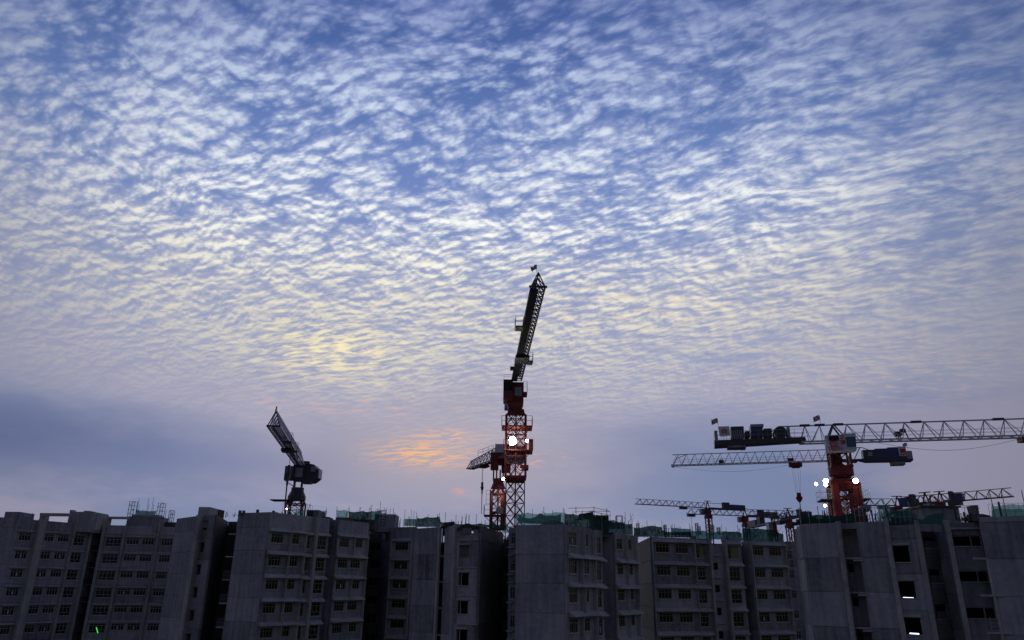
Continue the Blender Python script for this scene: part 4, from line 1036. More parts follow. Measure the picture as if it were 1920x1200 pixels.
b = MB(); b.prism([u*x+v*-.6+Vector((0, 0, zj+z)) for x, z in ((.6, -2.6), (2.2, -2.5), (2.95, -1.9), (3.0, -.9), (2.3, .1), (1.0, .35), (.6, .1))], v*2.6); lbuild(b, 'ballast_block', 'steel', K); wbox(K, hd, 2.75, 3.15, -.5, 1.5, zj-1.9, zj-.5, 'end_plate', 'galv')
wbox(K, hd, .8, 2.0, -.8, .6, zj-2.8, zj-2.3, 'lower_ballast', 'steel'); wbox(K, hd, .9, 1.6, -.9, -.5, zj+.1, zj+.55, 'winch_motor', 'steel'); wbox(K, hd, 1.9, 2.6, -.75, -.6, zj-1.0, zj-.2, 'vent_panel', 'galv')
b = MB(); b.bar(aim(hd, (-1.7, -1.9, 0))+Vector((0, 0, zj-2.45)), aim(hd, (-.4, -1.2, 0))+Vector((0, 0, zj-3.3)), .07); lbuild(b, 'cab_strut', 'steel', K)
b = MB()
for sx_ in (-.55, .55):
    for sy_ in (-.55, .55): b.bar((sx_, sy_, zj-3.5), (sx_, sy_, zj-2.2), .16)
lbuild(b, 'head_column', 'steel', K)
b = MB(); cyl(b, (0, 0, zj-3.9), (0, 0, zj-3.4), .95, 16); cyl(b, (0, 0, zj-5.3), (0, 0, zj-4.7), 1.35, 16); b.bar((0, 0, zj-4.7), (0, 0, zj-3.9), 1.35, 16, r2=.95); lbuild(b, 'slewing_ring', 'steel', K)
wbox(K, hd, -3.6, -.9, -1.5, .6, zj-5.45, zj-5.3, 'platform', 'deck')
b = MB()
for x in (-1.15, 1.15):
    for y in (-1.15, 1.15): b.bar(u*x+v*y+Vector((0, 0, zj-15)), u*x+v*y+Vector((0, 0, zj-5.9)), .17); b.bar(u*x+v*y+Vector((0, 0, zj-5.9)), u*x*.7+v*y*.7+Vector((0, 0, zj-5.2)), .17)
for z in (zj-14.9, zj-11.5, zj-8.4, zj-5.9):
    for a_ in (-1.15, 1.15): b.bar(u*-1.15+v*a_+Vector((0, 0, z)), u*1.15+v*a_+Vector((0, 0, z)), .12); b.bar(u*a_+v*-1.15+Vector((0, 0, z)), u*a_+v*1.15+Vector((0, 0, z)), .12)
lbuild(b, 'climbing_frame', 'red', K)
pf = wbox(K, hd, -1.6, 2.2, -1.6, 1.6, zj-8.1, zj-7.95, 'platform', 'deck')
b = MB(); railing(b, [u*-1.5+v*-1.55+Vector((0, 0, zj-7.95)), u*2.15+v*-1.55+Vector((0, 0, zj-7.95)), u*2.15+v*1.5+Vector((0, 0, zj-7.95))], 2.0); lbuild(b, 'railing', 'steel', pf)
b = MB(); b.bar(u*1.2+v*-1.5+Vector((0, 0, zj-8.9)), u*3.2+v*-1.5+Vector((0, 0, zj-7.2)), .1); b.bar(u*2.2+v*-1.5+Vector((0, 0, zj-7.2)), u*2.6+v*-1.5+Vector((0, 0, zj-5.9)), .05); lbuild(b, 'guide_arm', 'steel', K)
s_ = aim(hd, (-.3, -1, -.1)); lamp(K, u*-.9+v*-1.5+Vector((0, 0, zj-6.7)), s_, .075)

# ===== M: tall central crane, jib overhead
K, zj, L, hd, base, zt = make_crane('tallest central tower crane, its jib rising steeply overhead with a small checked flag', 968, 98, 716, (1009, 537.5), mast_w=1.72, jw=1.32, jh=1.3, bay=1.25, jr=.11, lr=.055, jm='steel', top_gap=4.4, yaw=.75, rails=False, seclen=8)
u, v = aim(hd, (1, 0, 0)), aim(hd, (0, 1, 0)); Z = lambda z: Vector((0, 0, z))
sgy = 1 if u.y > 0 else -1        # local +y is picture right or left?
b = MB(); b.box((.8, -sgy*.66, zj-.16), (L-.3, sgy*.06, zj-.12)); lbuild(b, 'walkway', 'deck', K)
b = MB(); b.bar((L, -.85, zj), (L, .85, zj), .13)
for sg in (-1, 1): b.bar((L, sg*.66, zj), (L+.15, 0, zj+1.4), .07); b.bar((L, sg*.25, zj), (L+.15, 0, zj+1.4), .04)
lbuild(b, 'jib_tip', 'steel', K)
flag(K, (L+.15, -sgy*.15, zj+1.35), .85, .55, -1, wy=-sgy*.9, fh=.5)
def basket(s_, side, z):
    y0, y1 = (sgy*.7, sgy*1.35) if side > 0 else (-sgy*1.55, -sgy*.7)
    platform(K, z, s_-.8, s_+.8, min(y0, y1), max(y0, y1), 'steel', rmt='steel', name='service_basket')
basket(L*.70, -1, zj-.55); basket(L*.33, 1, zj-.55)
lbuild(MB().box((L*.30, -.85, zj-.5), (L*.38, .85, zj-.14)), 'trolley', 'steel', K)
lbuild(MB().box((L*.20-.3, -sgy*1.2, zj-.3), (L*.20+.3, -sgy*.7, zj+.1)), 'cable_box', 'steel', K)
cb = wbox(K, hd, -1.75, -.45, -1.8, .6, zj-3.0, zj-.15, 'cab', 'dred'); wbox(K, hd, -1.7, -.5, -1.86, -1.805, zj-1.7, zj-.5, 'cab_window', 'glass', cb)
b = MB(); railing(b, [u*-1.7+v*-1.75+Z(zj-.15), u*-.5+v*-1.75+Z(zj-.15)], .7); lbuild(b, 'roof_rail', 'steel', cb)
wbox(K, hd, -.45, 1.0, -1.0, 1.2, zj-3.1, zj-.3, 'tower_head', 'dred'); wbox(K, hd, -.2, .75, -1.06, -1.01, zj-2.2, zj-1.0, 'access_panel', 'galv')
pf = wbox(K, hd, 1.0, 1.5, -1.2, .8, zj-2.0, zj-1.7, 'platform', 'dred'); b = MB(); railing(b, [u*1.0+v*-1.2+Z(zj-1.7), u*1.5+v*-1.2+Z(zj-1.7), u*1.5+v*.8+Z(zj-1.7)], 1.5); lbuild(b, 'railing', 'galv', pf)
b = MB(); b.hexa([u*x+v*y+Z(z) for z, k in ((zj-4.0, .75), (zj-3.1, 1.)) for x, y in ((-1.3*k, -1.2), (1.0*k, -1.2), (1.0*k, 1.2), (-1.3*k, 1.2))]); cyl(b, Z(zj-4.5), Z(zj-4.0), 1.15, 16); lbuild(b, 'slewing_ring', 'dred', K)
lbuild(MB().box((-9, -1, zj-.3), (-1, 1, zj+.1)), 'counter_jib_deck', 'steel', K); lbuild(MB().box((-9.5, -1.2, zj-1.9), (-7.4, 1.2, zj+1.2)), 'counterweight', 'conc', K)
b = MB()
for x in (-1.35, 1.35):
    for y in (-1.35, 1.35): b.bar(u*x+v*y+Z(zj-13.2), u*x+v*y+Z(zj-4.9), .13)
for z in (zj-13.2, zj-10.4, zj-7.6, zj-4.9):
    for a_ in (-1.35, 1.35): b.bar(u*-1.35+v*a_+Z(z), u*1.35+v*a_+Z(z), .09); b.bar(u*a_+v*-1.35+Z(z), u*a_+v*1.35+Z(z), .09)
for x in (-1.0, 1.0): b.bar(u*x+v*-1.35+Z(zj-5.0), u*x*.8+v*-1.2+Z(zj-4.2), .3)
b.box((-1.2, -1.2, zj-13.6), (1.2, 1.2, zj-12.9))
lbuild(b, 'climbing_frame', 'red', K)
z1 = K and zj-6.3
for (zz_, xl, xr) in ((zj-6.4, -1.9, 2.2), (zj-9.6, -1.6, 2.25)):
    pf = wbox(K, hd, xl, xr, -1.7, 1.5, zz_-.14, zz_, 'platform', 'dred')
    b = MB(); pts = [u*xl+v*1.4+Z(zz_), u*xl+v*-1.65+Z(zz_), u*xr+v*-1.65+Z(zz_), u*xr+v*1.4+Z(zz_)]
    railing(b, pts, 1.3, .035, .8); b.bar(u*(xr-.1)+v*-1.6+Z(zz_-.1), u*1.3+v*-1.5+Z(zz_-1.1), .05); b.bar(u*(xl+.1)+v*-1.6+Z(zz_-.1), u*-1.2+v*-1.5+Z(zz_-1.0), .05); lbuild(b, 'railing', 'dred', pf)
wbox(K, hd, 1.75, 2.3, -1.6, .2, zj-9.5, zj-8.2, 'hydraulic_unit', 'dred')
wbox(K, hd, .6, 1.7, -1.65, .2, zj-12.1, zj-11.6, 'lower_beam', 'dred')
frm = Fr(base, 0.)
def wpt(base, px, py, off):   # offset from the mast axis of a point in the picture, off metres towards the viewer
    p = at(px, py, base.y-off); return p-Vector((base.x, base.y, 0))
def wl(K, hd, base, px, py, off, r_, dirv=(0, -1, -.25), mt='lamp'):
    p = wpt(base, px, py, off); l_ = Matrix.Rotation(-hd, 3, 'Z') @ p; return lamp(K, l_, aim(hd, dirv), r_, mt=mt), l_
for px, py, r_ in ((961, 824.5, .42), (959.5, 831, .3), (964, 829, .28)): wl(K, hd, base, px, py, 2.2, r_)
wl(K, hd, base, 988, 826.5, 1.9, .17)
_, l_ = wl(K, hd, base, 961.5, 830, 2.25, .2)
point(K, l_+aim(hd, (0, -.9, -.3)), 130); point(K, l_+aim(hd, (.3, 1.9, 1.2)), 90); point(K, l_+aim(hd, (1.0, 1.2, -3.2)), 60)

# ===== M2: lower central crane, jib pointing away to the left
K, zj, L, hd, base, zt = make_crane('lower central tower crane with short looking jib to the left, hook hanging from it', 935, 122, 861, (882, 879), mast_w=1.8, jw=1.4, jh=2.1, bay=1.4, jr=.12, lr=.06, jm='white', top_gap=5.0, yaw=.4, taper=1.3, seclen=14)
u, v = aim(hd, (1, 0, 0)), aim(hd, (0, 1, 0))
b = MB(); b.bar((L, -.8, zj), (L, .8, zj), .14); 
for sg in (-1, 1): b.bar((L, sg*.7, zj), (L-.2, 0, zj+1.35), .07)
lbuild(b, 'jib_tip', 'dred', K)
lbuild(MB().box((.8, -.5, zj-.18), (L-.2, .5, zj-.12)), 'walkway', 'dred', K)
tx = (Fr(base, hd)(905, 874)[0]); lbuild(MB().box((tx-1., -.9, zj-.5), (tx+1., .9, zj-.15)), 'trolley', 'dred', K)
b = MB(); b.bar((tx-.2, 0, zj-.4), (tx-.1, 0, zj-3.0), .03); b.bar((tx+.2, 0, zj-.4), (tx+.1, 0, zj-3.0), .03); b.bar((tx, 0, zj-3.0), (tx, 0, zj-3.8), .2, 8); b.bar((tx, 0, zj-3.8), (tx, 0, zj-4.4), .3, 8, r2=.15); b.bar((tx, 0, zj-4.4), (tx, 0, zj-5.0), .12, 6); b.bar((tx, 0, zj-5.0), (tx, 0, zj-8.3), .07, 6, r2=.05); lbuild(b, 'hook_block', 'steel', K)
wbox(K, hd, -1.3, .0, -1.4, .4, zj-1.8, zj+.9, 'tower_head', 'dred'); wbox(K, hd, 0., 2.1, -1.2, 1., zj-.9, zj+2.2, 'machinery_housing', 'dred'); wbox(K, hd, -.6, 1.0, -1.3, .2, zj+.9, zj+2.3, 'control_cabinet', 'white')
cb = wbox(K, hd, .5, 2.0, -2., -.2, zj-2.3, zj-.2, 'cab', 'dred'); wbox(K, hd, .6, 1.9, -2.05, -2.01, zj-1.4, zj-.5, 'cab_window', 'glass', cb)
b = MB(); 
for x, y in ((-.6, -.6), (.6, -.6), (.6, .6), (-.6, .6)): b.bar((x, y, zj-3.4), (x, y, zj-1.6), .13)
cyl(b, Z(zj-3.7), Z(zj-3.2), .9, 16); b.bar(Z(zj-4.8), Z(zj-3.7), 1.25, 16, r2=.8); lbuild(b, 'slewing_ring', 'dred', K)
b = MB(); pts = [u*-.9+v*-1.2+Z(zj+1.2), u*-3.5+v*.8+Z(zj+.6)]; railing(b, [pts[0], pts[1]], .9, .03); lbuild(b, 'railing', 'steel', K)
b = MB()
for x in (-1.05, 1.05):
    for y in (-1.05, 1.05): b.box((u*x+v*y+Z(zj-11.2))-Vector((.17, .17, 0)), (u*x+v*y+Z(zj-5.6))+Vector((.17, .17, 0))); b.bar(u*x+v*y+Z(zj-5.6), u*x*.6+v*y*.6+Z(zj-4.9), .16)
for z in (zj-11.2, zj-8.6, zj-5.7):
    for a_ in (-1.05, 1.05): b.bar(u*-1.05+v*a_+Z(z), u*1.05+v*a_+Z(z), .16); b.bar(u*a_+v*-1.05+Z(z), u*a_+v*1.05+Z(z), .16)
b.hexa([u*x+v*y+Z(z) for z in (zj-11.2, zj-6.0) for x, y in ((.45, -1.2), (1.15, -1.2), (1.15, -1.1), (.45, -1.1))])
lbuild(b, 'climbing_frame', 'dred', K)
pf = wbox(K, hd, -2.2, 1.3, -1.5, 1.3, zj-9.2, zj-9.05, 'platform', 'dred'); b = MB(); railing(b, [u*-1.2+v*-1.5+Z(zj-9.05), u*-2.2+v*-1.5+Z(zj-9.05), u*-2.2+v*1.3+Z(zj-9.05)], 1.5, .03); b.bar(u*-2.1+v*-1.4+Z(zj-9.2), u*-1.1+v*-1.2+Z(zj-10.2), .06); lbuild(b, 'railing', 'dred', pf)
b = MB()
for i in range(4): b.bar(u*-1.9+v*-1.2+Z(zj-7.3+i*.7), u*-1.25+v*-1.2+Z(zj-7.3+i*.7), .025)
b.bar(u*-1.9+v*-1.2+Z(zj-7.5), u*-1.9+v*-1.2+Z(zj-5.2), .025); lbuild(b, 'ladder_cage', 'dred', K)
wbox(K, hd, .0, .9, -1.6, -1.3, zj-8.9, zj-7.9, 'control_cabinet', 'galv')
wl(K, hd, base, 944, 898, 1.9, .24); 
for p_, e_ in ((u*.4+v*-2.2+Z(zj-6), 40), (u*.2+v*-.2+Z(zj-7), 24)): point(K, p_, e_)
lbuild(MB().box((-7, -1, zj-.3), (-1, 1, zj+.1)), 'counter_jib_deck', 'dred', K); lbuild(MB().box((-7.6, -1.1, zj-1.6), (-5.6, 1.1, zj+1.0)), 'counterweight', 'conc', K)

# ===== far cranes on the horizon
def far_crane(label, px, d, yb, tip, cj, sec_h=2.2, red_top=True, hook=None, mcol='dred'):
    K, zj, L, hd, base, zt = make_crane(label, px, d, yb, tip, 'distant tower cranes', mast_w=2.0, jw=1.6, jh=sec_h, bay=3.2, jr=.15, lr=.10, jm='farj', mred=mcol, top_gap=4.5, mr=.26, sec=4., seclen=26, xb=False, name='tower_crane')
    fr = Fr(base, hd); c_ = fr(cj[0], cj[1])[0]
    b = MB(); b.box((c_, -1.1, zj-.4), (-1, 1.1, zj+.25)); lbuild(b, 'counter_jib_deck', 'steel', K)
    lbuild(MB().box((c_, -1.1, zj+.25), (c_*.62, 1.1, zj+2.0)), 'counterweight', 'blue', K)
    lbuild(MB().box((c_*.58, -.9, zj+.25), (c_*.42, .9, zj+2.8)), 'machinery_housing', 'steel', K)
    b = MB(); b.bar((c_*.55, 0, zj+sec_h), (.8, 0, zj+sec_h), .14); b.bar((-.9, 0, zj), (0, 0, zj+sec_h+.8), .22); b.bar((.9, 0, zj), (0, 0, zj+sec_h+.8), .22); b.box((-1.6, -.2, zj+sec_h+.7), (1.6, .2, zj+sec_h+.95)); lbuild(b, 'a_frame', mcol, K)
    b = MB(); b.box((-1.3, -1.3, zj-4.6), (1.3, 1.3, zj-3.2)); b.box((-1, -1, zj-3.2), (1, 1, zj-.1)); lbuild(b, 'tower_head', mcol, K)
    lbuild(MB().box((.2, -2.4, zj-2.6), (2.6, -1., zj-.3)), 'cab', 'galv', K)
    tx = L*(hook or .35)
    tr = lbuild(MB().box((tx-1.6, -.9, zj-1.1), (tx+1.6, .9, zj-.2)), 'trolley', 'steel', K)
    if hook:
        b = MB(); b.bar((tx, 0, zj-1), (tx, 0, zj-9), .07); b.box((tx-1.2, -.6, zj-11.5), (tx+.9, .6, zj-9)); b.bar((tx, 0, zj-11.5), (tx+.8, 0, zj-17), .12); lbuild(b, 'hook_block', 'steel', tr)
    return K
far_crane('distant crane with the longest leftward jib, standing over the green-netted roof', 1327, 335, 952.5, (1192, 945), (1395, 956))
far_crane('distant crane right of the longest jib one, its hook hanging near that mast', 1397, 330, 967.5, (1288, 963.5), (1455, 961), hook=.93)
far_crane('distant crane with rusty top between netted roof and nearest block', 1478, 300, 968, (1402, 966), (1520, 967))
far_crane('small distant crane with low counter-jib tilted up to the right', 1448, 260, 980, (1492, 971), (1407, 985))
far_crane('distant crane whose jib points right, tip highest above the nearest block', 1737, 210, 944, (1899, 931), (1690, 949))
far_crane('distant crane low behind the roof nets, jib pointing left past the big mast', 1684, 250, 948, (1600, 948), (1722, 946))
far_crane('distant crane with pale machinery seen above the concrete roof room', 1764, 235, 940, (1690, 945), (1807, 938))

# ------------------------------------------------------------------ things on the roofs
NUMBERED |= {'steel props on the long block', 'stubs behind the nearest block railing', 'poles by the left block roof room', 'poles on the narrow block', 'poles on the far left block', 'posts on the long block'}
def net(label, pts, mt='net', poles=(), d2=None, sag=.12, nm='safety_net', over=.5, pm='galv', cat='safety net', group=None):
    """pts: (px, y top, y bottom, distance) in order; a draped sheet between posts"""
    top = [at(p[0], p[1], p[3]) for p in pts]; bot = [at(p[0], p[2], p[3]) for p in pts]
    for t, b_ in zip(top, bot): b_.x = t.x
    t_ = thing(nm, label, cat, bot[0], group); vs, fs = [], []; NZ = 5; col = 0; rng = random.Random(len(label)+int(pts[0][0]))
    for k in range(len(pts)-1):
        n_ = max(3, int((top[k+1]-top[k]).length/.35))
        for i in range(n_ + (1 if k == len(pts)-2 else 0)):
            f = i/n_; T, B = top[k].lerp(top[k+1], f), bot[k].lerp(bot[k+1], f)
            T.z -= sag*4*f*(1-f)*(1.0 if abs(top[k].x-top[k+1].x) > 1 else 0)
            ph = rng.random()*.25
            for j in range(NZ+1):
                g_ = j/NZ; p = B.lerp(T, g_); p.y += .13*math.sin(f*9+g_*5+k)+.08*math.sin(f*23+j*2)+ph*.4*(1-g_); vs.append(p)
            col += 1
    for c in range(col-1):
        for j in range(NZ): k = c*(NZ+1)+j; fs.append((k, k+NZ+1, k+NZ+2, k+1))
    b = MB().add(vs, fs); sh = b.build('net_sheet', mt, t_)
    for pl in sh.data.polygons: pl.use_smooth = True
    for px in poles:
        for k in range(len(pts)-1):
            if pts[k][0] <= px <= pts[k+1][0] and pts[k+1][0] > pts[k][0]:
                f = (px-pts[k][0])/(pts[k+1][0]-pts[k][0]); T, B = top[k].lerp(top[k+1], f), bot[k].lerp(bot[k+1], f)
                MB().bar(B+Vector((0, -.18, -.3)), T+Vector((0, -.18, over+rng.random()*.5)), .035).build('pole', pm, t_); break
    return t_
# central block nets
net('pale see-through net on the left end of the central block roof', [(968, 961.5, 986, 80.6), (990, 961, 986, 80.6), (1018, 962, 986, 80.5)], 'netl', (969, 978, 998, 1017), over=.1)
net('pale net panel stretched over rubble on the central block roof', [(1019, 961, 986, 80.4), (1040, 960.5, 986, 80.2), (1057, 961, 986, 80)], 'netl', (1019.5, 1036, 1056), over=.1)
net('second paler net layer sagging behind the central block roof edge', [(972, 964, 980, 83.5), (995, 972, 982, 83.5), (1012, 962, 982, 83.5), (1030, 966, 982, 83.5), (1052, 963, 982, 83.5)], 'tarp', (), over=0)
net('long dark green net along the receding right side of the central block roof', [(1057.5, 961, 988, 78.6), (1075, 963, 990, 80), (1092, 965, 993, 82), (1112, 969, 996, 84.3), (1128, 972, 998, 86), (1143, 976, 1000, 88), (1163, 979, 1001, 90.8), (1186, 982, 1003, 93.8)], 'netd', (1058, 1092, 1128, 1163, 1185), over=.1)
net('paler upper net behind the scaffold tubes on the central block', [(1140, 976, 992, 92), (1150, 975, 992, 92.5), (1158, 978, 992, 93), (1172, 978, 992, 94)], 'net', (1141, 1157, 1171), over=.3)
# block E nets
Ez_ = lambda px: 99.3+(px-1219)*.0283
net('dark green net wrapping the left part of the long right block roof', [(1188, 988, 1007, 99), (1192, 990, 1006.5, 99), (1210, 987.5, 1006.5, 99.2), (1214, 986.5, 1006.5, 99.3), (1224, 985.5, 1006.5, Ez_(1224)), (1240, 988, 1007, Ez_(1240)), (1243, 995, 1007, Ez_(1243)), (1258, 997.5, 1007.5, Ez_(1258)), (1296, 996, 1008.5, Ez_(1296))], 'netd', (1196, 1213, 1241, 1258), sag=.05)
net('raised green net box left of the farthest mast on the long block', [(1258, 990, 1003, 101), (1272, 990.5, 1003, 101), (1276, 991, 1004, 101.2), (1295, 991.5, 1004, 101.4)], 'net', (1258.5, 1275, 1295), sag=.03, over=.1)
net('translucent green net at the middle of the long block roof', [(1296, 995, 1010, Ez_(1296)), (1320, 995, 1010.5, Ez_(1320)), (1326, 998, 1011, Ez_(1326)), (1352, 996, 1011.5, Ez_(1352))], 'net', (1298, 1326, 1350), sag=.06)
net('green net with folded corners right of the long block stair shaft', [(1352, 997, 1012, Ez_(1352)), (1360, 996, 1012.5, Ez_(1360)), (1383, 996.5, 1013.5, Ez_(1383)), (1391, 1000, 1014, Ez_(1391))], 'netd', (1353, 1383), sag=.04)
net('tall green net hood at the right end of the long block roof', [(1391, 992, 1014, Ez_(1391)), (1396, 990, 1014, Ez_(1396)), (1420, 990.5, 1014.5, Ez_(1420)), (1440, 992.5, 1015, Ez_(1440)), (1455, 997, 1015.5, Ez_(1455)), (1468, 1001, 1016, Ez_(1468))], 'netd', (1392, 1421, 1467), sag=.05, over=.2)
# block B nets
net('dark green net box over the blank wall of the narrow block', [(782, 971, 988, 91.5), (800, 969, 988, 90.7), (824, 968, 988, 90), (826, 976, 988, 89.6)], 'netd', (782.5, 803, 824), over=.15)
net('light green net corner left of the dark net box', [(758.5, 973, 986, 108), (770, 973, 986, 108), (782, 973.5, 987, 108)], 'net', (759, 771, 776, 781), over=.9)
net('low green net strip running along the narrow block roof to the central masts', [(826, 978, 991, 89.5), (846, 979, 991, 88), (852, 981, 992, 87), (875, 981, 989, 84), (900, 981, 988, 83), (925, 982, 990, 86), (948, 983, 992, 90)], 'netd', (835, 855, 874, 879, 893), over=.7)
net('bright scrap of net in the gap before the central block', [(944, 983, 1000, 93), (949, 980, 998, 93), (953, 984, 1000, 92.8)], 'netl', (), over=0)
# block C nets
net('thin pale net stretched over the stair opening beside the left crane mast', [(548, 968, 976, 107.5), (556, 957, 976, 107.8), (572, 956, 977, 108)], 'netl', (556,), over=.1)
net('pale slanting net sheet on frame behind the left block roof', [(598, 968, 977, 113), (605, 958, 977, 113), (613, 957, 977, 113)], 'netl', (598, 612.5), over=.1)
net('pale net stretched on a square frame right of the slanting one', [(632, 956, 973, 114), (645, 956, 973, 114), (653, 958, 973, 114)], 'netl', (632, 653), over=.1)
net('dark green net screen beside the concrete roof room', [(654, 959, 976, 114.5), (680, 958, 977, 115), (696, 959, 978, 115.5)], 'netd', (655, 675, 695), over=.5)
net('narrow green net strip against the concrete roof room', [(696, 958, 978, 117), (703, 959, 978, 117), (714, 957, 968, 117)], 'net', (697, 713), over=.9)
net('green net draped between lattice towers on the far left block', [(256, 955, 966, 137), (270, 957, 966, 137), (293, 957.5, 966, 137)], 'net', (258, 276, 285, 306), over=1.8)
# block F nets
net('torn green net curtain beside the nearest block parapet', [(1655, 950, 980, 66.5), (1662, 955, 981, 66.4), (1668, 963, 983, 66.2), (1676, 956, 983, 66), (1690, 958, 983, 65.8), (1704, 953, 983, 65.5), (1713, 966, 985, 65.2), (1716, 980, 986, 65)], 'net', (1656, 1703), over=.2, sag=.1)
net('pale net triangle between posts on the nearest block roof', [(1645, 953, 980, 68), (1652, 948, 980, 68), (1661, 951, 980, 68), (1668, 944, 968, 68)], 'netl', (1646, 1661), over=.1)
net('green net hanging over the concrete room on the nearest block', [(1716, 972, 988, 65), (1728, 975, 988, 65), (1740, 966, 987, 64.6), (1756, 963, 986, 64.4), (1768, 962, 985, 64.3)], 'net', (), over=0)
net('large pale net screen at the right end of the nearest block', [(1857, 946, 974, 63), (1880, 947, 974, 63), (1900, 945, 974, 63), (1925, 944, 974, 63)], 'netl', (1858, 1880.5, 1918), over=.8)
net('lower overlapping layer of the large pale net screen', [(1858, 957, 975, 62.6), (1880, 954, 975, 62.6), (1902, 955, 975, 62.6), (1925, 957, 975, 62.6)], 'netl', (), over=0, sag=-.1)
net('dark reddish debris netting around the foot of the large crane', [(1497, 962, 981, 71), (1512, 968, 981, 70.6), (1530, 965, 981, 70.2), (1550, 966, 981, 69.8), (1575, 967, 981, 69.2), (1598, 962, 981, 68.6), (1606, 955, 981, 68.4)], 'netd', (1498, 1515, 1533, 1553, 1585), over=.4)

def frame_col(px, yt, yb, d, w_, label, group=None, rungs=5, cross=True, mt='galv', nm='steel_prop', cat='prop'):
    B, T = at(px, yb, d), at(px, yt, d); T.x = B.x
    t_ = thing(nm, label, cat, B, group); hw = w_/2; b = MB()
    for sx_ in (-hw, hw):
        for sy_ in (0, w_): b.bar(B+Vector((sx_, sy_, 0)), Vector((B.x+sx_, B.y+sy_, T.z)), .05)
    b.build('upright', mt, t_)
    H_ = T.z-B.z; b = MB()
    for i in range(rungs+1):
        z = H_*i/rungs; 
        for y_ in (0, w_): b.bar(B+Vector((-hw, y_, z)), B+Vector((hw, y_, z)), .035)
        if cross and i < rungs: b.bar(B+Vector((-hw if i % 2 else hw, 0, z)), B+Vector((hw if i % 2 else -hw, 0, z+H_/rungs)), .03)
    b.build('rung', mt, t_)['kind'] = 'stuff'; return t_
frame_col(243, 940, 971, 136, .95, 'left and tallest of the lattice towers on the far left block', rungs=4, nm='lattice_tower', cat='lattice tower', mt='steel')
frame_col(297, 943, 973, 137, .95, 'middle lattice tower on the far left block, right of its green net', rungs=4, nm='lattice_tower', cat='lattice tower', mt='steel')
frame_col(318, 957, 978, 138, .7, 'right and smallest of the lattice towers on the far left block', rungs=3, nm='lattice_tower', cat='lattice tower', mt='steel')
frame_col(717, 957, 985, 116, .7, 'dark hoist frame leaning on the concrete roof room', rungs=5, nm='hoist_frame', cat='hoist frame', mt='steel')
frame_col(1162, 967, 981, 93, .75, 'small dark steel frame on the right roof corner of the central block', rungs=1, cross=False, nm='hoist_frame', cat='hoist frame', mt='steel')
for px, yt, d in ((1197, 981, 104), (1248, 984, 105), (1308, 981, 106), (1312, 987, 106), (1337, 984, 106), (1349, 989, 106)):
    frame_col(px, yt, 1003, d, .34, 'slender steel prop behind the long block green nets', 'steel props on the long block', rungs=6)
def pole(px, yt, yb, d, label, group, r=.04, mt='galv', nm='scaffold_pole', cat='pole'):
    B, T = at(px, yb, d), at(px, yt, d); T.x = B.x
    o = MB().bar(B, T, r, 6).build(nm, mt, None, origin=B); tag(o, label, cat, group); return o
for px, yt, yb, d in ((258, 946, 966, 138), (276, 945, 966, 138), (285, 946, 966, 138), (309, 956, 975, 137.5)): pole(px, yt, yb, d, 'thin pole among lattice towers of far left block', 'poles on the far left block')
for px, yt, yb, d in ((675, 951, 960, 116), (692, 952, 960, 116), (707, 953, 960, 116), (720, 952, 960, 116), (724, 953, 966, 118), (731, 954, 966, 118), (737, 953, 968, 118)): pole(px, yt, yb, d, 'short bare pole beside the concrete roof room', 'poles by the left block roof room')
for px, yt, yb, d in ((743, 969, 987, 119), (756, 974, 987, 119), (820, 964, 980, 95), (866, 968, 984, 86), (873, 968, 982, 86), (879, 967, 984, 86)): pole(px, yt, yb, d, 'thin bare pole sticking up from the narrow block roof', 'poles on the narrow block')
for px, yt, yb, d, r_ in ((1387, 991, 1005, 104, .05), (1424, 985, 1010, 104, .05), (1465, 1000, 1012, 108, .05), (1495, 974, 990, 78, .06)): pole(px, yt, yb, d, 'short post at long block roof end', 'posts on the long block', r_)
for px, yt, yb, d, r_, lab in ((1751, 930, 975, 70, .07, 'thin dark pole standing left of centre on the concrete roof room'), (1794, 924, 976, 66.5, .11, 'thick dark pole at the right corner of the concrete roof room'), (1879, 941, 974, 62.3, .09, 'dark leaning-looking post in front of the large pale net screen')): pole(px, yt, yb, d, lab, None, r_, 'steel')
# scaffold guard rails on the central block
t_ = thing('scaffold_rail', 'loose scaffold tubes round the rubble heap on the central block roof', 'scaffold', at(1110, 975, 86))
b = MB()
for px, yt, yb in ((1080, 950, 965), (1114, 949, 968), (1138, 953, 972)):
    B = at(px, yb, 86); T = at(px, yt, 86); T.x = B.x; b.bar(B, T, .045)
b.build('upright', 'steel', t_)
b = MB()
for p_, q_ in (((1066, 953), (1114, 952)), ((1114, 952), (1142, 958)), ((1072, 960), (1112, 959)), ((1112, 959), (1145, 967)), ((1104, 958), (1144, 959))): b.bar(at(*p_, 85.9), at(*q_, 85.9), .035)
b.build('tube', 'galv', t_)
def heap(px0, px1, yt, yb, d, label, mt='wood', n_=26, nm='debris_heap', cat='debris heap', dep=2.):
    A, B = at(px0, yb, d), at(px1, yb, d); H_ = at((px0+px1)/2, yt, d).z-A.z; rng = random.Random(int(px0)); b = MB()
    for i in range(n_):
        f = rng.random(); p = A.lerp(B, f)+Vector((0, rng.random()*dep, 0)); h = H_*(1-abs(2*f-1)**2)*rng.uniform(.3, 1)
        a_ = rng.uniform(-.5, .5)+(1.57 if rng.random() < .25 else 0); l_ = rng.uniform(.4, 1.3)
        u, v = Vector((math.cos(a_), math.sin(a_), rng.uniform(-.2, .2))), Vector((-math.sin(a_), math.cos(a_), 0))
        c = p+Vector((0, 0, h-.05)); b.hexa([c+u*x*l_+v*y*.2+Vector((0, 0, z)) for z in (-h*.6-.05, .05) for x, y in ((-.5, -1), (.5, -1), (.5, 1), (-.5, 1))])
    o = b.build(nm, mt, None, origin=A); tag(o, label, cat); return o
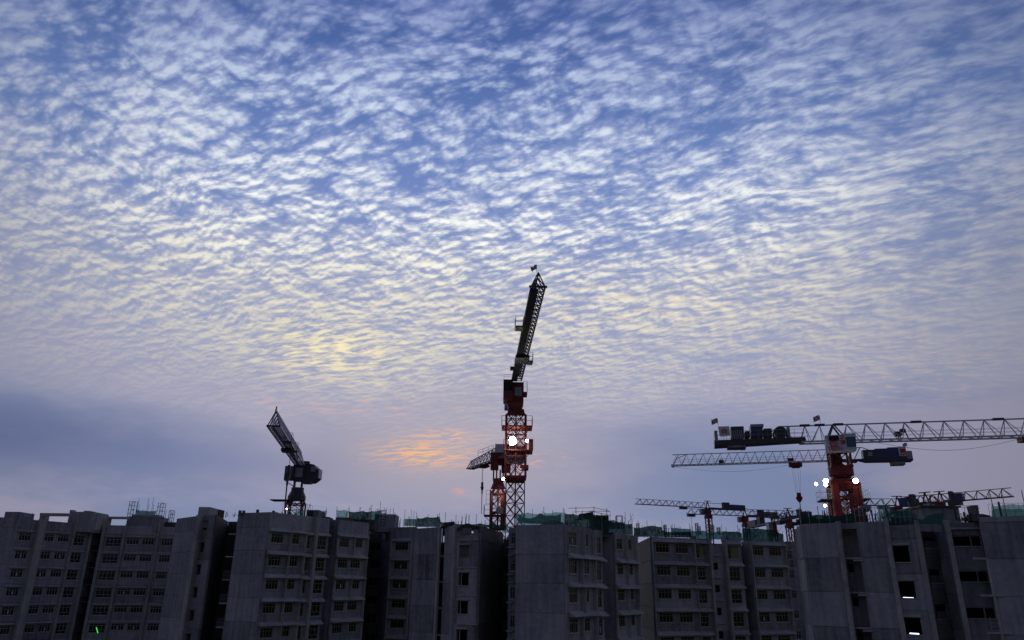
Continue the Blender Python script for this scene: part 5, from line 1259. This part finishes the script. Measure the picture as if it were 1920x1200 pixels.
heap(1014, 1056, 975, 985, 81.5, 'low dark rubble heap behind the pale net panel of the central block')
heap(1088, 1114, 959, 971, 86.5, 'dark timber heap on top of the central block roof room', n_=22)
heap(1120, 1138, 964, 972, 87, 'small heap of boards right of the timber heap', n_=14)
heap(860, 897, 982, 994, 82.8, 'dark heap of planks over the square openings of the narrow block', n_=30, dep=1.)
heap(832, 852, 978, 988, 88, 'flat pile of boards beside the dark net box', n_=16)
heap(1500, 1545, 968, 981, 72, 'tangled heap of rusty steel left of the large crane mast', 'rust', 40)
heap(1545, 1604, 971, 981, 71, 'low pile of rusty formwork at the foot of the large crane mast', 'rust', 40)
heap(1836, 1858, 960, 975, 62.8, 'dark rounded bundle beside the pale net screen', 'steel', 22)
heap(1683, 1690, 968, 983, 66.8, 'dark bundle standing behind the torn green net', 'wood', 12)
# reinforcement bars and light railings on the nearest block
t_ = thing('roof_railing', 'thin bar railing with stub posts along the nearest block roof', 'railing', at(1620, 981, 67.5))
b = MB(); A, B = at(1605, 979, 67.8), at(1660, 978, 66.3); railing(b, [A, B], 1.2, .025, .35); A, B = at(1662, 982, 66.4), at(1716, 981, 65); railing(b, [A, B], 1.1, .02, .4); b.build('rail', 'galv', t_)
t_ = thing('roof_railing', 'thin railing between the concrete roof room and tall fin of the nearest block', 'railing', at(1805, 977, 64.5))
b = MB(); A, B = at(1802, 979, 64.8), at(1836, 978, 63.8); railing(b, [A, B], 1.35, .02, .42); A, B = at(1802, 952, 66), at(1838, 953, 66); b.bar(A, B, .02); b.bar(A-Vector((0, 0, .6)), B-Vector((0, 0, .6)), .018); b.build('rail', 'galv', t_)
t_ = thing('roof_railing', 'fine mesh railing in front of the large pale net screen', 'railing', at(1860, 975, 62))
b = MB(); A, B = at(1858, 974.5, 62), at(1925, 973, 61); railing(b, [A, B], 1.25, .014, .35); b.build('rail', 'galv', t_)
for i, px in enumerate((1604, 1609, 1623, 1637, 1652, 1720, 1811, 1817, 1823)):
    d = 68.2 if px < 1700 else 64.2
    pole(px, 958+random.random()*9, 981, d, 'short stub post behind the nearest block railing', 'stubs behind the nearest block railing', random.uniform(.04, .12), 'rust' if i % 2 else 'steel', 'stub_post', 'post')
# concrete roof room, fins
A, B = at(1731.5, 978, 68), at(1802, 978, 68); zt_ = at(1766, 951.5, 68).z
rr = thing('roof_room', 'concrete room with thin cap on the nearest block roof', 'roof room', Vector((A.x, 68, 25)))
MB().hexa([(A.x+.35, 68, 24.9), (B.x, 68, 24.9), (B.x, 72, 24.9), (A.x+.35, 72, 24.9), (A.x, 68, zt_), (B.x, 68, zt_), (B.x, 72, zt_), (A.x, 72, zt_)]).build('wall', 'conc', rr)
MB().box((A.x-.15, 67.8, zt_), (B.x+.15, 72.2, zt_+.14)).build('cap', 'steel', rr)
b = MB(); b.bar((A.x+1, 68.5, zt_+.14), (A.x+1, 68.5, zt_+.75), .03); b.bar((A.x+.6, 68.5, zt_+.7), (B.x-.6, 68.5, zt_+.7), .03); b.bar((B.x-.8, 68.5, zt_+.14), (B.x-.8, 68.5, zt_+.75), .03); b.build('guard_rail', 'galv', rr)
A = at(1828.5, 947, 63.6); B = at(1837, 977, 63.6)
MB().hexa([(A.x+.1, 63.6, 25), (B.x, 63.6, 25), (B.x, 64.8, 25), (A.x+.1, 64.8, 25), (A.x-.05, 63.6, A.z), (A.x+.25, 63.6, A.z), (A.x+.25, 64.8, A.z), (A.x-.05, 64.8, A.z)]).build('parapet_fin', 'raw', bF.o)
t_ = thing('leaning_hopper', 'pale inverted cone hopper on thin legs left of the torn net', 'hopper', at(1622, 978, 70))
b = MB(); c = at(1621, 949, 70); b.bar((c.x, 70, c.z-.5), (c.x, 70, c.z-.15), .3, 10, r2=.55); b.bar((c.x, 70, c.z-.15), (c.x, 70, c.z), .55, 10); b.build('bowl', 'galv', t_)
b = MB()
for dx_ in (-.45, .45): MB().bar((c.x+dx_, 70, c.z-.3), (c.x+dx_*1.7, 70, 25.2), .05).build('leg', 'steel', t_)

def rebar(px0, px1, y0, y1, yb, d0, d1, n_, label):
    b = MB(); rng = random.Random(int(px0*3)); O = at(px0, yb, d0)
    for i in range(n_):
        f = rng.random(); px = px0+(px1-px0)*f; d = d0+(d1-d0)*f+rng.random()*1.5
        B, T = at(px, yb, d), at(px, rng.uniform(y0, y1), d); T.x = B.x+rng.uniform(-.12, .12); b.bar(B, T, rng.uniform(.02, .05), 4)
        if rng.random() < .3: Q = at(px+rng.uniform(4, 10), rng.uniform(y0+4, y1+5), d); b.bar(T.lerp(B, .4), Q, .025, 4)
    o = b.build('starter_bars', 'rust', None, origin=O); o['kind'] = 'stuff'; tag(o, label, 'starter bars')
rebar(400, 545, 959, 964, 970, 106, 101, 16, 'scattered steel bars along the left block roof edge')
rebar(632, 742, 951, 966, 978, 115, 118, 18, 'steel bars around the green netting left of the central cranes')
rebar(742, 782, 968, 984, 990, 119, 119, 10, 'steel bars beside the light green net corner')
rebar(828, 950, 974, 986, 994, 88, 86, 22, 'steel bars and tubes over the narrow block roof')
rebar(1060, 1188, 958, 982, 990, 81, 94, 16, 'steel bars behind the dark net of the central block')
rebar(1196, 1470, 981, 1000, 1008, 103, 109, 40, 'steel bars behind the nets of the long right block')
rebar(1498, 1606, 956, 974, 983, 73, 70, 46, 'dense rusty starter bars round the large crane mast foot')
rebar(1608, 1722, 950, 976, 983, 68.5, 66, 34, 'starter bars and props between nets on the nearest block')
rebar(1800, 1860, 960, 974, 980, 65, 63.5, 14, 'starter bars right of the concrete roof room')
rebar(0, 70, 962, 970, 978, 126, 128, 8, 'few bars on the far left block roof edge')
